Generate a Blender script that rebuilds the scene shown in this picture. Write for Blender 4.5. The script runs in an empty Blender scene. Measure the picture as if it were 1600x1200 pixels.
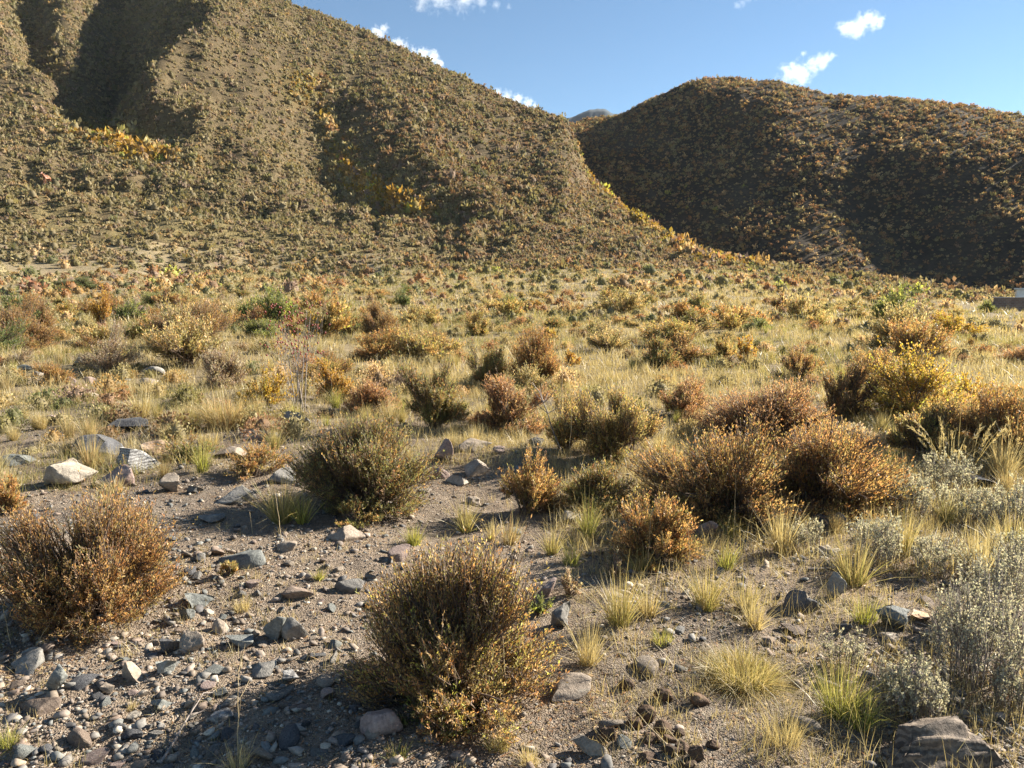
import bpy, math, random
import numpy as np
from mathutils import Vector
R_ = math.radians
sc = bpy.context.scene
col = sc.collection

# ------------------------------------------------------------------ camera, sky, sun, exposure
F = 1200.0                        # focal length in photo pixels (photo 1600 x 1200)
PITCH = R_(7.1)
EYE = 1.6
SUN_AZ, SUN_EL = R_(63), R_(27)   # azimuth measured from +Y towards +X
cam_d = bpy.data.cameras.new('camera'); cam = bpy.data.objects.new('camera', cam_d); col.objects.link(cam)
cam_d.sensor_width = 36.0; cam_d.lens = 36.0 * F / 1600.0
cam_d.clip_start = 0.05; cam_d.clip_end = 20000
cam.location = (0, 0, EYE); cam.rotation_euler = (math.pi / 2 - PITCH, 0, 0)
sc.camera = cam
world = bpy.data.worlds.new('World'); sc.world = world; world.use_nodes = True
wn = world.node_tree.nodes; wl = world.node_tree.links
sky = wn.new('ShaderNodeTexSky'); sky.sky_type = 'NISHITA'; sky.sun_disc = False
sky.sun_elevation = SUN_EL; sky.sun_rotation = SUN_AZ
sky.altitude = 2200; sky.air_density = 1.0; sky.dust_density = 0.1; sky.ozone_density = 0.5
bg = wn['Background']; wb_ = wn.new('ShaderNodeMix'); wb_.data_type = 'RGBA'; wb_.blend_type = 'MULTIPLY'; wb_.inputs[0].default_value = 1.0; wb_.inputs[7].default_value = (0.82, 1.0, 1.06, 1)
wl.new(sky.outputs[0], wb_.inputs[6]); wl.new(wb_.outputs[2], bg.inputs[0]); bg.inputs[1].default_value = 0.048
sun_v = Vector((math.cos(SUN_EL) * math.sin(SUN_AZ), math.cos(SUN_EL) * math.cos(SUN_AZ), math.sin(SUN_EL)))
sd = bpy.data.lights.new('sun', 'SUN'); sd.energy = 5.0; sd.angle = R_(0.53); sd.color = (1.0, 0.93, 0.82)
so = bpy.data.objects.new('sun', sd); col.objects.link(so); so.rotation_euler = sun_v.to_track_quat('Z', 'Y').to_euler(); so.location = (30, 20, 40)
sc.view_settings.view_transform = 'Standard'; sc.view_settings.look = 'None'
sc.view_settings.exposure = 1.7; sc.view_settings.gamma = 1.0
sc.render.engine = 'CYCLES'
cy = sc.cycles
cy.max_bounces = 6; cy.diffuse_bounces = 3; cy.glossy_bounces = 2; cy.transmission_bounces = 3; cy.transparent_max_bounces = 6
cy.volume_bounces = 3; cy.use_denoising = True
cy.caustics_reflective = False; cy.caustics_refractive = False

# ------------------------------------------------------------------ numeric helpers
def _hash(ix, iy, seed):
    h = (ix.astype(np.int64) * 374761393 + iy.astype(np.int64) * 668265263 + seed * 974634777) & 0xFFFFFFFF
    h = ((h ^ (h >> 13)) * 1274126177) & 0xFFFFFFFF
    return ((h ^ (h >> 16)) & 0xFFFFFF) / float(0xFFFFFF)
def vnoise(x, y, seed=0):
    x = np.asarray(x, float); y = np.asarray(y, float)
    ix = np.floor(x); iy = np.floor(y); fx = x - ix; fy = y - iy
    fx = fx * fx * (3 - 2 * fx); fy = fy * fy * (3 - 2 * fy)
    a = _hash(ix, iy, seed); b = _hash(ix + 1, iy, seed); c = _hash(ix, iy + 1, seed); d = _hash(ix + 1, iy + 1, seed)
    return (a * (1 - fx) + b * fx) * (1 - fy) + (c * (1 - fx) + d * fx) * fy
def fbm(x, y, seed=0, octv=4):
    s = 0; amp = 0.5; t = 0
    for k in range(octv):
        s = s + amp * (vnoise(x, y, seed + 17 * k) - 0.5); t += amp; amp *= 0.5
        x = np.asarray(x) * 2.03 + 5.3; y = np.asarray(y) * 2.03 + 1.7
    return s / t * 2
def sstep(a, b, x):
    t = np.clip((np.asarray(x, float) - a) / (b - a), 0, 1); return t * t * (3 - 2 * t)
CP, SP = math.cos(PITCH), math.sin(PITCH)
def ray(px, py):
    u = (np.asarray(px, float) - 800) / F; v = (600 - np.asarray(py, float)) / F
    return u, CP + v * SP, -SP + v * CP
def az_tan(px, py):
    x, y, z = ray(px, py); return np.arctan2(x, y), z / np.hypot(x, y)
def project(x, y, z):
    z = z - EYE; fw = y * CP - z * SP; up = y * SP + z * CP
    fw = np.where(fw < 0.01, 0.01, fw)
    return 800 + F * x / fw, 600 - F * up / fw

# ------------------------------------------------------------------ terrain (heights over azimuth and distance)
NA, ND = 701, 521
AZ = np.linspace(R_(-75), R_(75), NA); DD = np.linspace(0, 520, ND)
def tab(pts):
    """[(px, py, D)] -> distance and height over AZ"""
    p = np.array(pts, float); a, t = az_tan(p[:, 0], p[:, 1]); o = np.argsort(a)
    return np.interp(AZ, a[o], p[o, 2]), np.interp(AZ, a[o], EYE + p[o, 2] * t[o])
crD, crZ = tab([(-800, -60, 380), (-300, -90, 380), (0, -80, 380), (200, -70, 365), (330, -42, 345), (440, -2, 330), (550, 44, 312), (690, 108, 290),
                (780, 150, 275), (850, 178, 262), (884, 192, 252), (900, 228, 242), (925, 282, 226), (985, 332, 196), (1050, 378, 170), (1130, 404, 148),
                (1250, 426, 132), (1400, 442, 130), (1550, 457, 130), (1750, 474, 130), (2300, 490, 130)])
bD, bZ = tab([(-800, 262, 158), (0, 262, 158), (150, 275, 154), (280, 297, 150), (480, 327, 142), (600, 347, 138), (720, 374, 132), (850, 384, 128), (950, 394, 124),
              (1050, 405, 120), (1130, 415, 116), (1250, 433, 112), (1400, 446, 112), (1550, 461, 112), (1750, 476, 112), (2300, 490, 112)])
fD, fZ = tab([(-800, 424, 96), (0, 424, 96), (300, 425, 96), (500, 428, 96), (700, 428, 96), (900, 424, 96), (1050, 424, 94), (1130, 426, 92), (1250, 440, 92),
              (1400, 452, 92), (1550, 466, 92), (1750, 478, 92), (2300, 490, 92)])
def gblur(a, s, axis):
    r = int(3 * s) + 1; k = np.exp(-0.5 * (np.arange(-r, r + 1) / s) ** 2); k /= k.sum()
    pad = [(0, 0), (0, 0)]; pad[axis] = (r, r); b = np.pad(a, pad, mode='edge')
    return np.apply_along_axis(lambda m: np.convolve(m, k, 'valid'), axis, b)
c_pl = (fZ / fD ** 2)[:, None]
D2 = DD[None, :]
plain = c_pl * D2 ** 2
def seg(d0, z0, d1, z1): return z0[:, None] + (z1 - z0)[:, None] * (D2 - d0[:, None]) / (d1 - d0)[:, None]
base = np.where(D2 < fD[:, None], plain, np.where(D2 < bD[:, None], seg(fD, fZ, bD, bZ), seg(bD, bZ, crD, crZ)))
fall = crZ[:, None] - np.where(crZ[:, None] > 20, 0.45, 0.5) * (D2 - crD[:, None])
base = np.where(D2 > crD[:, None], np.maximum(fall, -9), base)
LT = gblur(gblur(base, 4.0, 1), 3.0, 0)
want = (crZ - EYE) / crD
msk = D2 > 20
for it in range(8):
    tn = np.where(msk & (D2 < crD[:, None] + 40), (LT - EYE) / np.maximum(D2, 1), -9).max(1)
    k = np.clip((want * crD + EYE - fZ) / np.maximum(tn * crD + EYE - fZ, 0.5), 0.8, 1.25)
    k = gblur(k[:, None], 2.0, 0)
    w = sstep(fD[:, None], bD[:, None] + 10, D2)
    LT = LT + w * (k - 1) * (LT - fZ[:, None])
# ravines and spurs of the left hill, laid along the slope
AX = np.sin(AZ)[:, None] * D2; AY = np.cos(AZ)[:, None] * D2
PX, PY = project(AX, AY, LT)
PX = PX + 15 * fbm(AX / 16, AY / 16, 101, 4); PY = PY + 6 * fbm(AX / 16, AY / 16, 102, 3)
def off(poly):
    p = np.array(poly, float); return PX - np.interp(PY, p[:, 1], p[:, 0])
def band(y0, y1, s0, s1): return sstep(y0 - s0, y0, PY) * (1 - sstep(y1, y1 + s1, PY))
onhill = sstep(fD[:, None] + 8, bD[:, None], D2) * (1 - sstep(crD[:, None] - 25, crD[:, None] - 5, D2))
d = off([(205, -120), (180, -20), (176, 50), (168, 95), (140, 130), (172, 175), (262, 214)])
wr = np.interp(PY, [-100, 20, 60, 110, 170, 215], [140, 140, 160, 128, 84, 45])
dep = np.interp(PY, [-120, 0, 60, 150, 190, 222], [15, 17, 18, 14.5, 7.5, 0]); rise = np.interp(PY, [-100, 30, 80, 180, 240], [3, 7, 8, 4, 0])
prof = np.where(d < 0, -dep * np.exp(-(d / 55) ** 2), np.where(d < wr, -dep + (dep + rise) * np.clip(d / wr, 0, 1) ** 0.9, rise * np.exp(-((d - wr) / 90) ** 2)))
LT2 = LT + onhill * prof
d = off([(20, -100), (35, 0), (50, 60), (100, 110)])
LT2 += onhill * band(-200, 70, 10, 60) * np.where(d < 0, -9 * np.exp(-(d / 30) ** 2), -9 * np.exp(-(d / 48) ** 2))
d = off([(455, 60), (490, 128), (503, 190), (530, 255), (572, 297), (640, 328), (730, 366)])
dep = np.interp(PY, [70, 125, 180, 260, 310, 345, 370], [0, 7, 9, 7.5, 5, 2.5, 0])
LT2 += onhill * np.where(d < 0, -dep * np.exp(-(d / 75) ** 2), -dep * np.exp(-(d / 90) ** 2) + 0.3 * dep * np.exp(-((d - 170) / 70) ** 2))
d = off([(640, 130), (690, 200), (760, 270), (860, 340), (930, 380)])
dep = np.interp(PY, [110, 160, 230, 330, 385], [0, 2.0, 3.4, 3.0, 0])
LT2 += onhill * np.where(d < 0, -dep * np.exp(-(d / 40) ** 2), -dep * np.exp(-(d / 90) ** 2))
rl = fbm((PX + 0.35 * PY) / 62, PY / 420, 103, 3); rl2 = fbm((PX + 0.5 * PY) / 27, PY / 260, 104, 2)
LT2 -= onhill * (1.2 * np.clip(1 - np.abs(rl) * 3.2, 0, 1) ** 1.5 + 0.5 * np.clip(1 - np.abs(rl2) * 3.2, 0, 1) ** 1.5)
# shelving banks along the foot of the slope
d = PY - np.interp(PX, [150, 250, 400, 560, 640], [420, 385, 378, 392, 415])
bank = sstep(180, 280, PX) * (1 - sstep(540, 650, PX)) * (D2 > 80) * (D2 < 175)
LT2 += bank * 1.5 * np.exp(-((d + 16) / 14) ** 2) - bank * 1.0 * np.exp(-((d - 30) / 14) ** 2)
d = PY - np.interp(PX, [0, 150, 280, 480, 720], [262, 275, 298, 328, 374])
LT2 += (D2 > 90) * (D2 < 210) * (1 - sstep(700, 850, PX)) * (1.5 * np.exp(-((d + 6) / 12) ** 2) - 1.5 * np.exp(-((d - 18) / 14) ** 2))
d = PY - np.interp(PX, [-200, 100, 400, 620, 800], [318, 330, 345, 372, 395])
LT2 += (D2 > 90) * (D2 < 210) * (1 - sstep(700, 850, PX)) * (1.1 * np.exp(-((d + 6) / 9) ** 2) - 0.9 * np.exp(-((d - 12) / 10) ** 2))
LT = gblur(gblur(LT2, 0.8, 1), 0.6, 0)
# right hill
rcD, rcZ = tab([(500, 330, 300), (700, 262, 300), (800, 222, 300), (880, 194, 300), (930, 186, 300), (965, 180, 298), (1000, 164, 296), (1060, 136, 292), (1100, 124, 290), (1150, 121, 288),
                (1210, 127, 286), (1300, 146, 285), (1400, 155, 285), (1500, 164, 282), (1600, 182, 280), (1750, 215, 275), (1950, 265, 265), (2300, 330, 250)])
rfD = np.full(NA, 158.0); rfZ = np.full(NA, -7.0)
u = np.clip((D2 - rfD[:, None]) / (rcD - rfD)[:, None], 0, 2)
RT = np.where(u <= 1, rfZ[:, None] + (rcZ - rfZ)[:, None] * (0.62 * u + 0.38 * u * u * (3 - 2 * u)), rcZ[:, None] - 0.45 * (D2 - rcD[:, None]))
RT = np.where(D2 < rfD[:, None], -7.0, RT)
RT = gblur(gblur(RT, 3.5, 1), 1.5, 0)
wantr = (rcZ - EYE) / rcD
for it in range(6):
    tn = np.where(D2 > 140, (RT - EYE) / np.maximum(D2, 1), -9).max(1)
    k = (wantr * rcD + EYE + 7) / (tn * rcD + EYE + 7); RT = -7 + (RT + 7) * k[:, None]
PXr, PYr = project(AX, AY, RT)
onr = sstep(rfD[:, None] + 2, rfD[:, None] + 40, D2) * (1 - sstep(rcD[:, None] - 55, rcD[:, None] - 15, D2))
def offr(poly):
    p = np.array(poly, float); return PXr - np.interp(PYr, p[:, 1], p[:, 0])
d = offr([(1100, 190), (1090, 260), (1085, 330), (1110, 400)])
RT += onr * np.where(d < 0, -3.5 * np.exp(-(d / 60) ** 2), -3.5 * np.exp(-(d / 95) ** 2))
d = offr([(1330, 220), (1370, 290), (1400, 350), (1420, 440)])
RT += onr * np.where(d < 0, -4.5 * np.exp(-(d / 70) ** 2), -4.5 * np.exp(-(d / 150) ** 2)) * sstep(220, 330, PYr)
RT += onr * 2.2 * fbm(AX / 34, AY / 34, 91, 3)
def look(tbl, x, y):
    a = np.arctan2(x, y); D = np.hypot(x, y)
    fa = np.clip((a - AZ[0]) / (AZ[1] - AZ[0]), 0, NA - 1.001); fd = np.clip(D / (DD[1] - DD[0]), 0, ND - 1.001)
    ia = fa.astype(int); idd = fd.astype(int); fa = fa - ia; fd = fd - idd
    return (tbl[ia, idd] * (1 - fa) + tbl[ia + 1, idd] * fa) * (1 - fd) + (tbl[ia, idd + 1] * (1 - fa) + tbl[ia + 1, idd + 1] * fa) * fd
def hgt(x, y):
    x = np.asarray(x, float); y = np.asarray(y, float); D = np.hypot(x, y)
    z = look(LT, x, y)
    hw = sstep(85, 150, D)
    return z + 0.13 * fbm(x / 2.6, y / 2.6, 3, 3) * sstep(1, 6, D) * (1 - 0.6 * hw) + (0.035 * fbm(x / 0.6, y / 0.6, 8, 3) + 0.012 * fbm(x / 0.12, y / 0.12, 9, 2) * (1 - sstep(8, 14, D))) * (1 - hw) + hw * (1.5 * fbm(x / 17, y / 17, 21, 3) + 0.9 * fbm(x / 4.5, y / 4.5, 33, 3)) * (1 - 0.5 * sstep(300, 330, D))
def hgt_r(x, y):
    x = np.asarray(x, float); y = np.asarray(y, float)
    return look(RT, x, y) + 1.0 * fbm(x / 17, y / 17, 41, 3) + 0.5 * fbm(x / 4.5, y / 4.5, 43, 2)
def hit(px, py):
    x, y, z = ray(px, py); h = math.hypot(x, y)
    D = np.concatenate([np.arange(1.2, 30, 0.015), np.arange(30, 420, 0.15)])
    gx = x / h * D; gy = y / h * D; zz = EYE + z / h * D
    b = np.nonzero(zz < hgt(gx, gy))[0]
    i = b[0] if len(b) else len(D) - 1
    return float(gx[i]), float(gy[i])

# ------------------------------------------------------------------ mesh and material helpers
def np_mesh(name, V, Fc, mat=None, cols=None, smooth=False):
    V = np.ascontiguousarray(V, np.float32); Fc = np.ascontiguousarray(Fc, np.int32); m, k = Fc.shape
    me = bpy.data.meshes.new(name); me.vertices.add(len(V)); me.vertices.foreach_set('co', V.ravel())
    me.loops.add(m * k); me.loops.foreach_set('vertex_index', Fc.ravel())
    me.polygons.add(m); me.polygons.foreach_set('loop_start', np.arange(0, m * k, k, dtype=np.int32))
    if smooth: me.polygons.foreach_set('use_smooth', np.ones(m, bool))
    me.update(calc_edges=True)
    if cols is not None:
        at = me.attributes.new('col', 'FLOAT_COLOR', 'POINT')
        c = np.ones((len(V), 4), np.float32); c[:, :3] = cols; at.data.foreach_set('color', c.ravel())
    if mat: me.materials.append(mat)
    return me
def obj(name, me, parent=None):
    o = bpy.data.objects.new(name, me); col.objects.link(o)
    if parent: o.parent = parent
    return o
def tag(o, label=None, cat=None, group=None, kind=None):
    if label: o['label'] = label
    if cat: o['category'] = cat
    if group: o['group'] = group
    if kind: o['kind'] = kind
    return o
def new_mat(name):
    m = bpy.data.materials.new(name); m.use_nodes = True
    nt = m.node_tree; return m, nt.nodes, nt.links, nt.nodes['Principled BSDF'], nt.nodes['Material Output']
def n_noise(n, l, vec, scale, detail=4, rough=0.6):
    t = n.new('ShaderNodeTexNoise'); t.inputs['Scale'].default_value = scale; t.inputs['Detail'].default_value = detail; t.inputs['Roughness'].default_value = rough
    l.new(vec, t.inputs['Vector']); return t
def n_ramp(n, l, fac, stops):
    r = n.new('ShaderNodeValToRGB'); e = r.color_ramp.elements
    while len(e) < len(stops): e.new(0.5)
    for q, (p, c) in zip(e, stops): q.position = p; q.color = (*c, 1)
    l.new(fac, r.inputs[0]); return r
def n_mix(n, l, mode, fac, a, b):
    m = n.new('ShaderNodeMix'); m.data_type = 'RGBA'; m.blend_type = mode
    for s, v in ((m.inputs[0], fac), (m.inputs[6], a), (m.inputs[7], b)):
        if hasattr(v, 'is_output'): l.new(v, s)
        elif isinstance(v, (int, float)): s.default_value = v
        else: s.default_value = (*v, 1)
    return m.outputs[2]
def leaf_material(name, trans, rough=0.55, spec=0.25, gain=1.5):
    m, n, l, b, out = new_mat(name)
    at = n.new('ShaderNodeAttribute'); at.attribute_name = 'col'
    l.new(at.outputs['Color'], b.inputs['Base Color']); b.inputs['Roughness'].default_value = rough; b.inputs['Specular IOR Level'].default_value = spec
    tr = n.new('ShaderNodeBsdfTranslucent')
    l.new(n_mix(n, l, 'MULTIPLY', 1.0, at.outputs['Color'], (gain, gain * 0.95, gain * 0.7)), tr.inputs[0])
    mx = n.new('ShaderNodeMixShader'); mx.inputs[0].default_value = trans
    l.new(b.outputs[0], mx.inputs[1]); l.new(tr.outputs[0], mx.inputs[2]); l.new(mx.outputs[0], out.inputs[0])
    return m
M_LEAF = leaf_material('leaf', 0.45, 0.5, 0.3, 1.5)
M_GRASS = leaf_material('grass_blade', 0.38, 0.45, 0.35, 1.35)
M_SAGE = leaf_material('sage_leaf', 0.4, 0.8, 0.1, 1.25)
M_FAR = leaf_material('far_leaf', 0.3, 0.8, 0.1, 1.5)
def bark_material(name, c0, c1):
    m, n, l, b, out = new_mat(name); tc = n.new('ShaderNodeTexCoord')
    t = n_noise(n, l, tc.outputs['Object'], 30, 3); r = n_ramp(n, l, t.outputs[0], [(0.3, c0), (0.7, c1)])
    l.new(r.outputs[0], b.inputs['Base Color']); b.inputs['Roughness'].default_value = 0.85; return m
M_BARK = bark_material('bark', (0.09, 0.06, 0.042), (0.2, 0.14, 0.095))
M_GREYBARK = bark_material('grey_bark', (0.16, 0.13, 0.11), (0.32, 0.27, 0.23))
M_STRAW = bark_material('straw', (0.36, 0.26, 0.13), (0.5, 0.4, 0.24))

def ground_material(name, hill):
    m, n, l, b, out = new_mat(name); tc = n.new('ShaderNodeTexCoord'); P = tc.outputs['Object']
    at = n.new('ShaderNodeAttribute'); at.attribute_name = 'col'
    if hill:
        n1 = n_noise(n, l, P, 0.9, 6, 0.7); n2 = n_noise(n, l, P, 4.5, 4, 0.7)
        c = n_mix(n, l, 'MULTIPLY', 1.0, at.outputs['Color'], n_ramp(n, l, n1.outputs[0], [(0.3, (0.55, 0.56, 0.5)), (0.7, (1.35, 1.28, 1.2))]).outputs[0])
        c = n_mix(n, l, 'MULTIPLY', 1.0, c, n_ramp(n, l, n2.outputs[0], [(0.32, (0.6, 0.62, 0.6)), (0.68, (1.3, 1.28, 1.2))]).outputs[0])
        bp = n.new('ShaderNodeBump'); bp.inputs['Strength'].default_value = 0.8; bp.inputs['Distance'].default_value = 0.35; l.new(n2.outputs[0], bp.inputs['Height'])
    else:
        n1 = n_noise(n, l, P, 1.7, 6, 0.65); n2 = n_noise(n, l, P, 26, 5, 0.7)
        v = n.new('ShaderNodeTexVoronoi'); v.inputs['Scale'].default_value = 75; l.new(P, v.inputs['Vector'])
        v2 = n.new('ShaderNodeTexVoronoi'); v2.inputs['Scale'].default_value = 150; l.new(P, v2.inputs['Vector'])
        c = n_mix(n, l, 'MULTIPLY', 1.0, at.outputs['Color'], n_ramp(n, l, n1.outputs[0], [(0.3, (0.7, 0.7, 0.72)), (0.7, (1.25, 1.22, 1.15))]).outputs[0])
        c = n_mix(n, l, 'MULTIPLY', 1.0, c, n_ramp(n, l, n2.outputs[0], [(0.3, (0.6, 0.58, 0.56)), (0.7, (1.3, 1.3, 1.28))]).outputs[0])
        sep = n.new('ShaderNodeSeparateColor'); l.new(v.outputs['Color'], sep.inputs[0])
        grit = n_ramp(n, l, sep.outputs[0], [(0.0, (0.15, 0.12, 0.092)), (0.35, (0.25, 0.195, 0.145)), (0.7, (0.34, 0.265, 0.19)), (0.93, (0.4, 0.33, 0.255)), (1.0, (0.5, 0.45, 0.38))])
        gm = n_ramp(n, l, n1.outputs[0], [(0.38, (0.12, 0.12, 0.12)), (0.66, (0.6, 0.6, 0.6))])
        c = n_mix(n, l, 'MIX', gm.outputs[0], c, grit.outputs[0])
        # the stony grit gives way to thatch further out, following the vertex alpha-free zone colour
        ad = n.new('ShaderNodeMath'); ad.operation = 'ADD'; l.new(v.outputs['Distance'], ad.inputs[0]); l.new(v2.outputs['Distance'], ad.inputs[1])
        bp = n.new('ShaderNodeBump'); bp.inputs['Strength'].default_value = 0.9; bp.inputs['Distance'].default_value = 0.012; bp.invert = True
        l.new(ad.outputs[0], bp.inputs['Height'])
        bp2 = n.new('ShaderNodeBump'); bp2.inputs['Strength'].default_value = 0.7; bp2.inputs['Distance'].default_value = 0.02
        l.new(n2.outputs[0], bp2.inputs['Height']); l.new(bp.outputs[0], bp2.inputs['Normal']); bp = bp2
    l.new(c, b.inputs['Base Color']); b.inputs['Roughness'].default_value = 0.95; b.inputs['Specular IOR Level'].default_value = 0.1
    l.new(bp.outputs[0], b.inputs['Normal'])
    return m
M_GROUND = ground_material('dirt_and_gravel', False)
M_HILL = ground_material('scrubby_slope', True)

def rock_material(name, c0, c1, c2, stripes=0.0, lichen=0.25):
    m, n, l, b, out = new_mat(name); tc = n.new('ShaderNodeTexCoord'); oi = n.new('ShaderNodeObjectInfo')
    va = n.new('ShaderNodeVectorMath'); va.operation = 'ADD'; l.new(tc.outputs['Object'], va.inputs[0]); l.new(oi.outputs['Location'], va.inputs[1]); P = va.outputs[0]
    t = n_noise(n, l, P, 9, 6, 0.65); fine = n_noise(n, l, P, 70, 5, 0.7)
    c = n_ramp(n, l, t.outputs[0], [(0.28, c0), (0.52, c1), (0.75, c2)]).outputs[0]
    if stripes:
        w = n.new('ShaderNodeTexWave'); w.wave_type = 'BANDS'; w.bands_direction = 'Z'; w.inputs['Scale'].default_value = 14; w.inputs['Distortion'].default_value = 7
        w.inputs['Detail'].default_value = 4; w.inputs['Detail Scale'].default_value = 2; l.new(P, w.inputs['Vector'])
        c = n_mix(n, l, 'MIX', n_ramp(n, l, w.outputs[0], [(0.35, (0, 0, 0)), (0.75, (stripes,) * 3)]).outputs[0], c, c2)
    c = n_mix(n, l, 'MULTIPLY', 1.0, c, n_ramp(n, l, fine.outputs[0], [(0.3, (0.65,) * 3), (0.7, (1.3,) * 3)]).outputs[0])
    li = n_noise(n, l, P, 24, 3, 0.5)
    c = n_mix(n, l, 'MIX', n_ramp(n, l, li.outputs[0], [(0.60, (0, 0, 0)), (0.70, (lichen,) * 3)]).outputs[0], c, (0.36, 0.36, 0.3))
    vr = n.new('ShaderNodeMapRange'); vr.inputs[3].default_value = 0.75; vr.inputs[4].default_value = 1.25; l.new(oi.outputs['Random'], vr.inputs[0])
    hs = n.new('ShaderNodeHueSaturation'); l.new(vr.outputs[0], hs.inputs['Value']); l.new(c, hs.inputs['Color'])
    l.new(hs.outputs[0], b.inputs['Base Color']); b.inputs['Roughness'].default_value = 0.8; b.inputs['Specular IOR Level'].default_value = 0.3
    bp = n.new('ShaderNodeBump'); bp.inputs['Strength'].default_value = 0.6; bp.inputs['Distance'].default_value = 0.01; l.new(fine.outputs[0], bp.inputs['Height'])
    bp2 = n.new('ShaderNodeBump'); bp2.inputs['Strength'].default_value = 0.6; bp2.inputs['Distance'].default_value = 0.03; l.new(t.outputs[0], bp2.inputs['Height']); l.new(bp.outputs[0], bp2.inputs['Normal'])
    l.new(bp2.outputs[0], b.inputs['Normal']); return m
RM = {'grey': rock_material('grey_rock', (0.12, 0.112, 0.10), (0.205, 0.19, 0.168), (0.31, 0.29, 0.255)),
      'dark': rock_material('dark_rock', (0.05, 0.05, 0.055), (0.10, 0.098, 0.1), (0.17, 0.165, 0.16), 0, 0.12),
      'slate': rock_material('slate_rock', (0.10, 0.104, 0.096), (0.175, 0.18, 0.163), (0.28, 0.282, 0.255), 0.3, 0.3),
      'tan': rock_material('tan_rock', (0.2, 0.155, 0.115), (0.31, 0.25, 0.19), (0.42, 0.36, 0.28)),
      'brown': rock_material('brown_rock', (0.11, 0.08, 0.06), (0.19, 0.14, 0.105), (0.28, 0.22, 0.17), 0.2, 0.15),
      'pink': rock_material('pinkish_rock', (0.22, 0.15, 0.125), (0.34, 0.25, 0.21), (0.45, 0.37, 0.32)),
      'cream': rock_material('cream_rock', (0.2, 0.165, 0.125), (0.32, 0.275, 0.215), (0.45, 0.39, 0.31), 0, 0.15),
      'orange': rock_material('orange_rock', (0.3, 0.16, 0.08), (0.46, 0.29, 0.16), (0.6, 0.5, 0.4), 0.3, 0.1),
      'striped': rock_material('striped_rock', (0.09, 0.085, 0.08), (0.17, 0.16, 0.15), (0.4, 0.385, 0.36), 0.8, 0.1),
      'layered': rock_material('layered_rock', (0.065, 0.048, 0.036), (0.13, 0.098, 0.072), (0.26, 0.2, 0.145), 0.7, 0.05)}
M_DUNG = rock_material('dry_dung', (0.045, 0.028, 0.018), (0.11, 0.066, 0.038), (0.27, 0.165, 0.08), 0, 0.0)

# ------------------------------------------------------------------ ground and hills
def polar_mesh(name, az, D, fn, cfn, mat, wrap=False):
    A, Dg = np.meshgrid(az, D, indexing='ij'); x = np.sin(A) * Dg; y = np.cos(A) * Dg; z = fn(x, y)
    na, nd = A.shape; idx = np.arange(na * nd).reshape(na, nd)
    Fc = np.stack([idx[:-1, :-1], idx[1:, :-1], idx[1:, 1:], idx[:-1, 1:]], -1).reshape(-1, 4)[:, ::-1]
    if wrap: Fc = np.concatenate([Fc, np.stack([idx[-1, :-1], idx[0, :-1], idx[0, 1:], idx[-1, 1:]], -1)[:, ::-1]])
    V = np.stack([x, y, z], -1).reshape(-1, 3)
    return obj(name, np_mesh(name, V, Fc, mat, cfn(x, y, z).reshape(-1, 3), True))
SPLIT = 108.0
def lerp(a, b, t): return np.asarray(a) * (1 - t[..., None]) + np.asarray(b) * t[..., None]
def ground_col(x, y, z):
    D = np.hypot(x, y); n = fbm(x / 7, y / 7, 5, 4); n2 = fbm(x / 1.4, y / 1.4, 6, 3)
    dirt = lerp((0.31, 0.242, 0.178), (0.22, 0.182, 0.145), sstep(-0.4, 0.4, n2))
    straw = lerp((0.25, 0.2, 0.1), (0.36, 0.285, 0.135), sstep(-0.5, 0.5, n))
    return lerp(dirt, straw, np.clip(sstep(6, 22, D + 4 * n + 3 * n2) * 0.9, 0, 1))
def ground_z(x, y):
    D = np.hypot(x, y); z = hgt(x, y)
    return np.where(D > SPLIT + 1, -12.0, np.where(np.abs(np.arctan2(x, y)) > R_(76), z * 0 + np.minimum(z, 3.0), z))
az_in = np.linspace(R_(-42), R_(42), 760)
az_full = np.concatenate([np.linspace(R_(-180), R_(-46), 60, endpoint=False), np.linspace(R_(-46), R_(-42), 12, endpoint=False), az_in, np.linspace(R_(42), R_(46), 13)[1:], np.linspace(R_(46), R_(180), 61)[1:-1]])
Dg = np.concatenate([[0.05, 0.5, 1.0, 1.4], np.exp(np.linspace(np.log(1.7), np.log(SPLIT), 640)), [SPLIT + 3, 200, 600, 1200, 2100]])
tag(polar_mesh('ground', az_full, Dg, ground_z, ground_col, M_GROUND, True), kind='structure')
GUL2 = [(490, 128), (503, 190), (530, 255), (572, 297), (640, 328), (730, 366)]
def yellow_zone(px, py):
    """where the yellow autumn scrub grows: gully beds and the little fan on the left hill, the foot of the right hill"""
    p = np.array(GUL2, float); d = px - np.interp(py, p[:, 1], p[:, 0])
    w = np.interp(py, [120, 240, 285, 330], [0.45, 0.6, 1.15, 1.0]) * np.exp(-((d - 6) / np.interp(py, [130, 250, 310, 360], [12, 24, 50, 66])) ** 2) * sstep(120, 150, py) * (1 - sstep(325, 345, py))
    w2 = 1.2 * np.exp(-((px - 190) / 85) ** 2 - ((py - 222 - (px - 195) * 0.3) / 24) ** 2)
    q = np.array([(898, 225), (925, 282), (985, 332), (1050, 378), (1130, 404), (1250, 426)], float)
    w3 = 0.8 * np.exp(-((py - np.interp(px, q[:, 0], q[:, 1])) / 12) ** 2) * sstep(890, 915, px) * (1 - sstep(1150, 1260, px))
    w4 = 0.6 * np.exp(-((px - 480) / 40) ** 2 - ((py - 135) / 30) ** 2)
    return np.clip(np.maximum(np.maximum(w, w2), np.maximum(w3, w4)), 0, 1)
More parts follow.
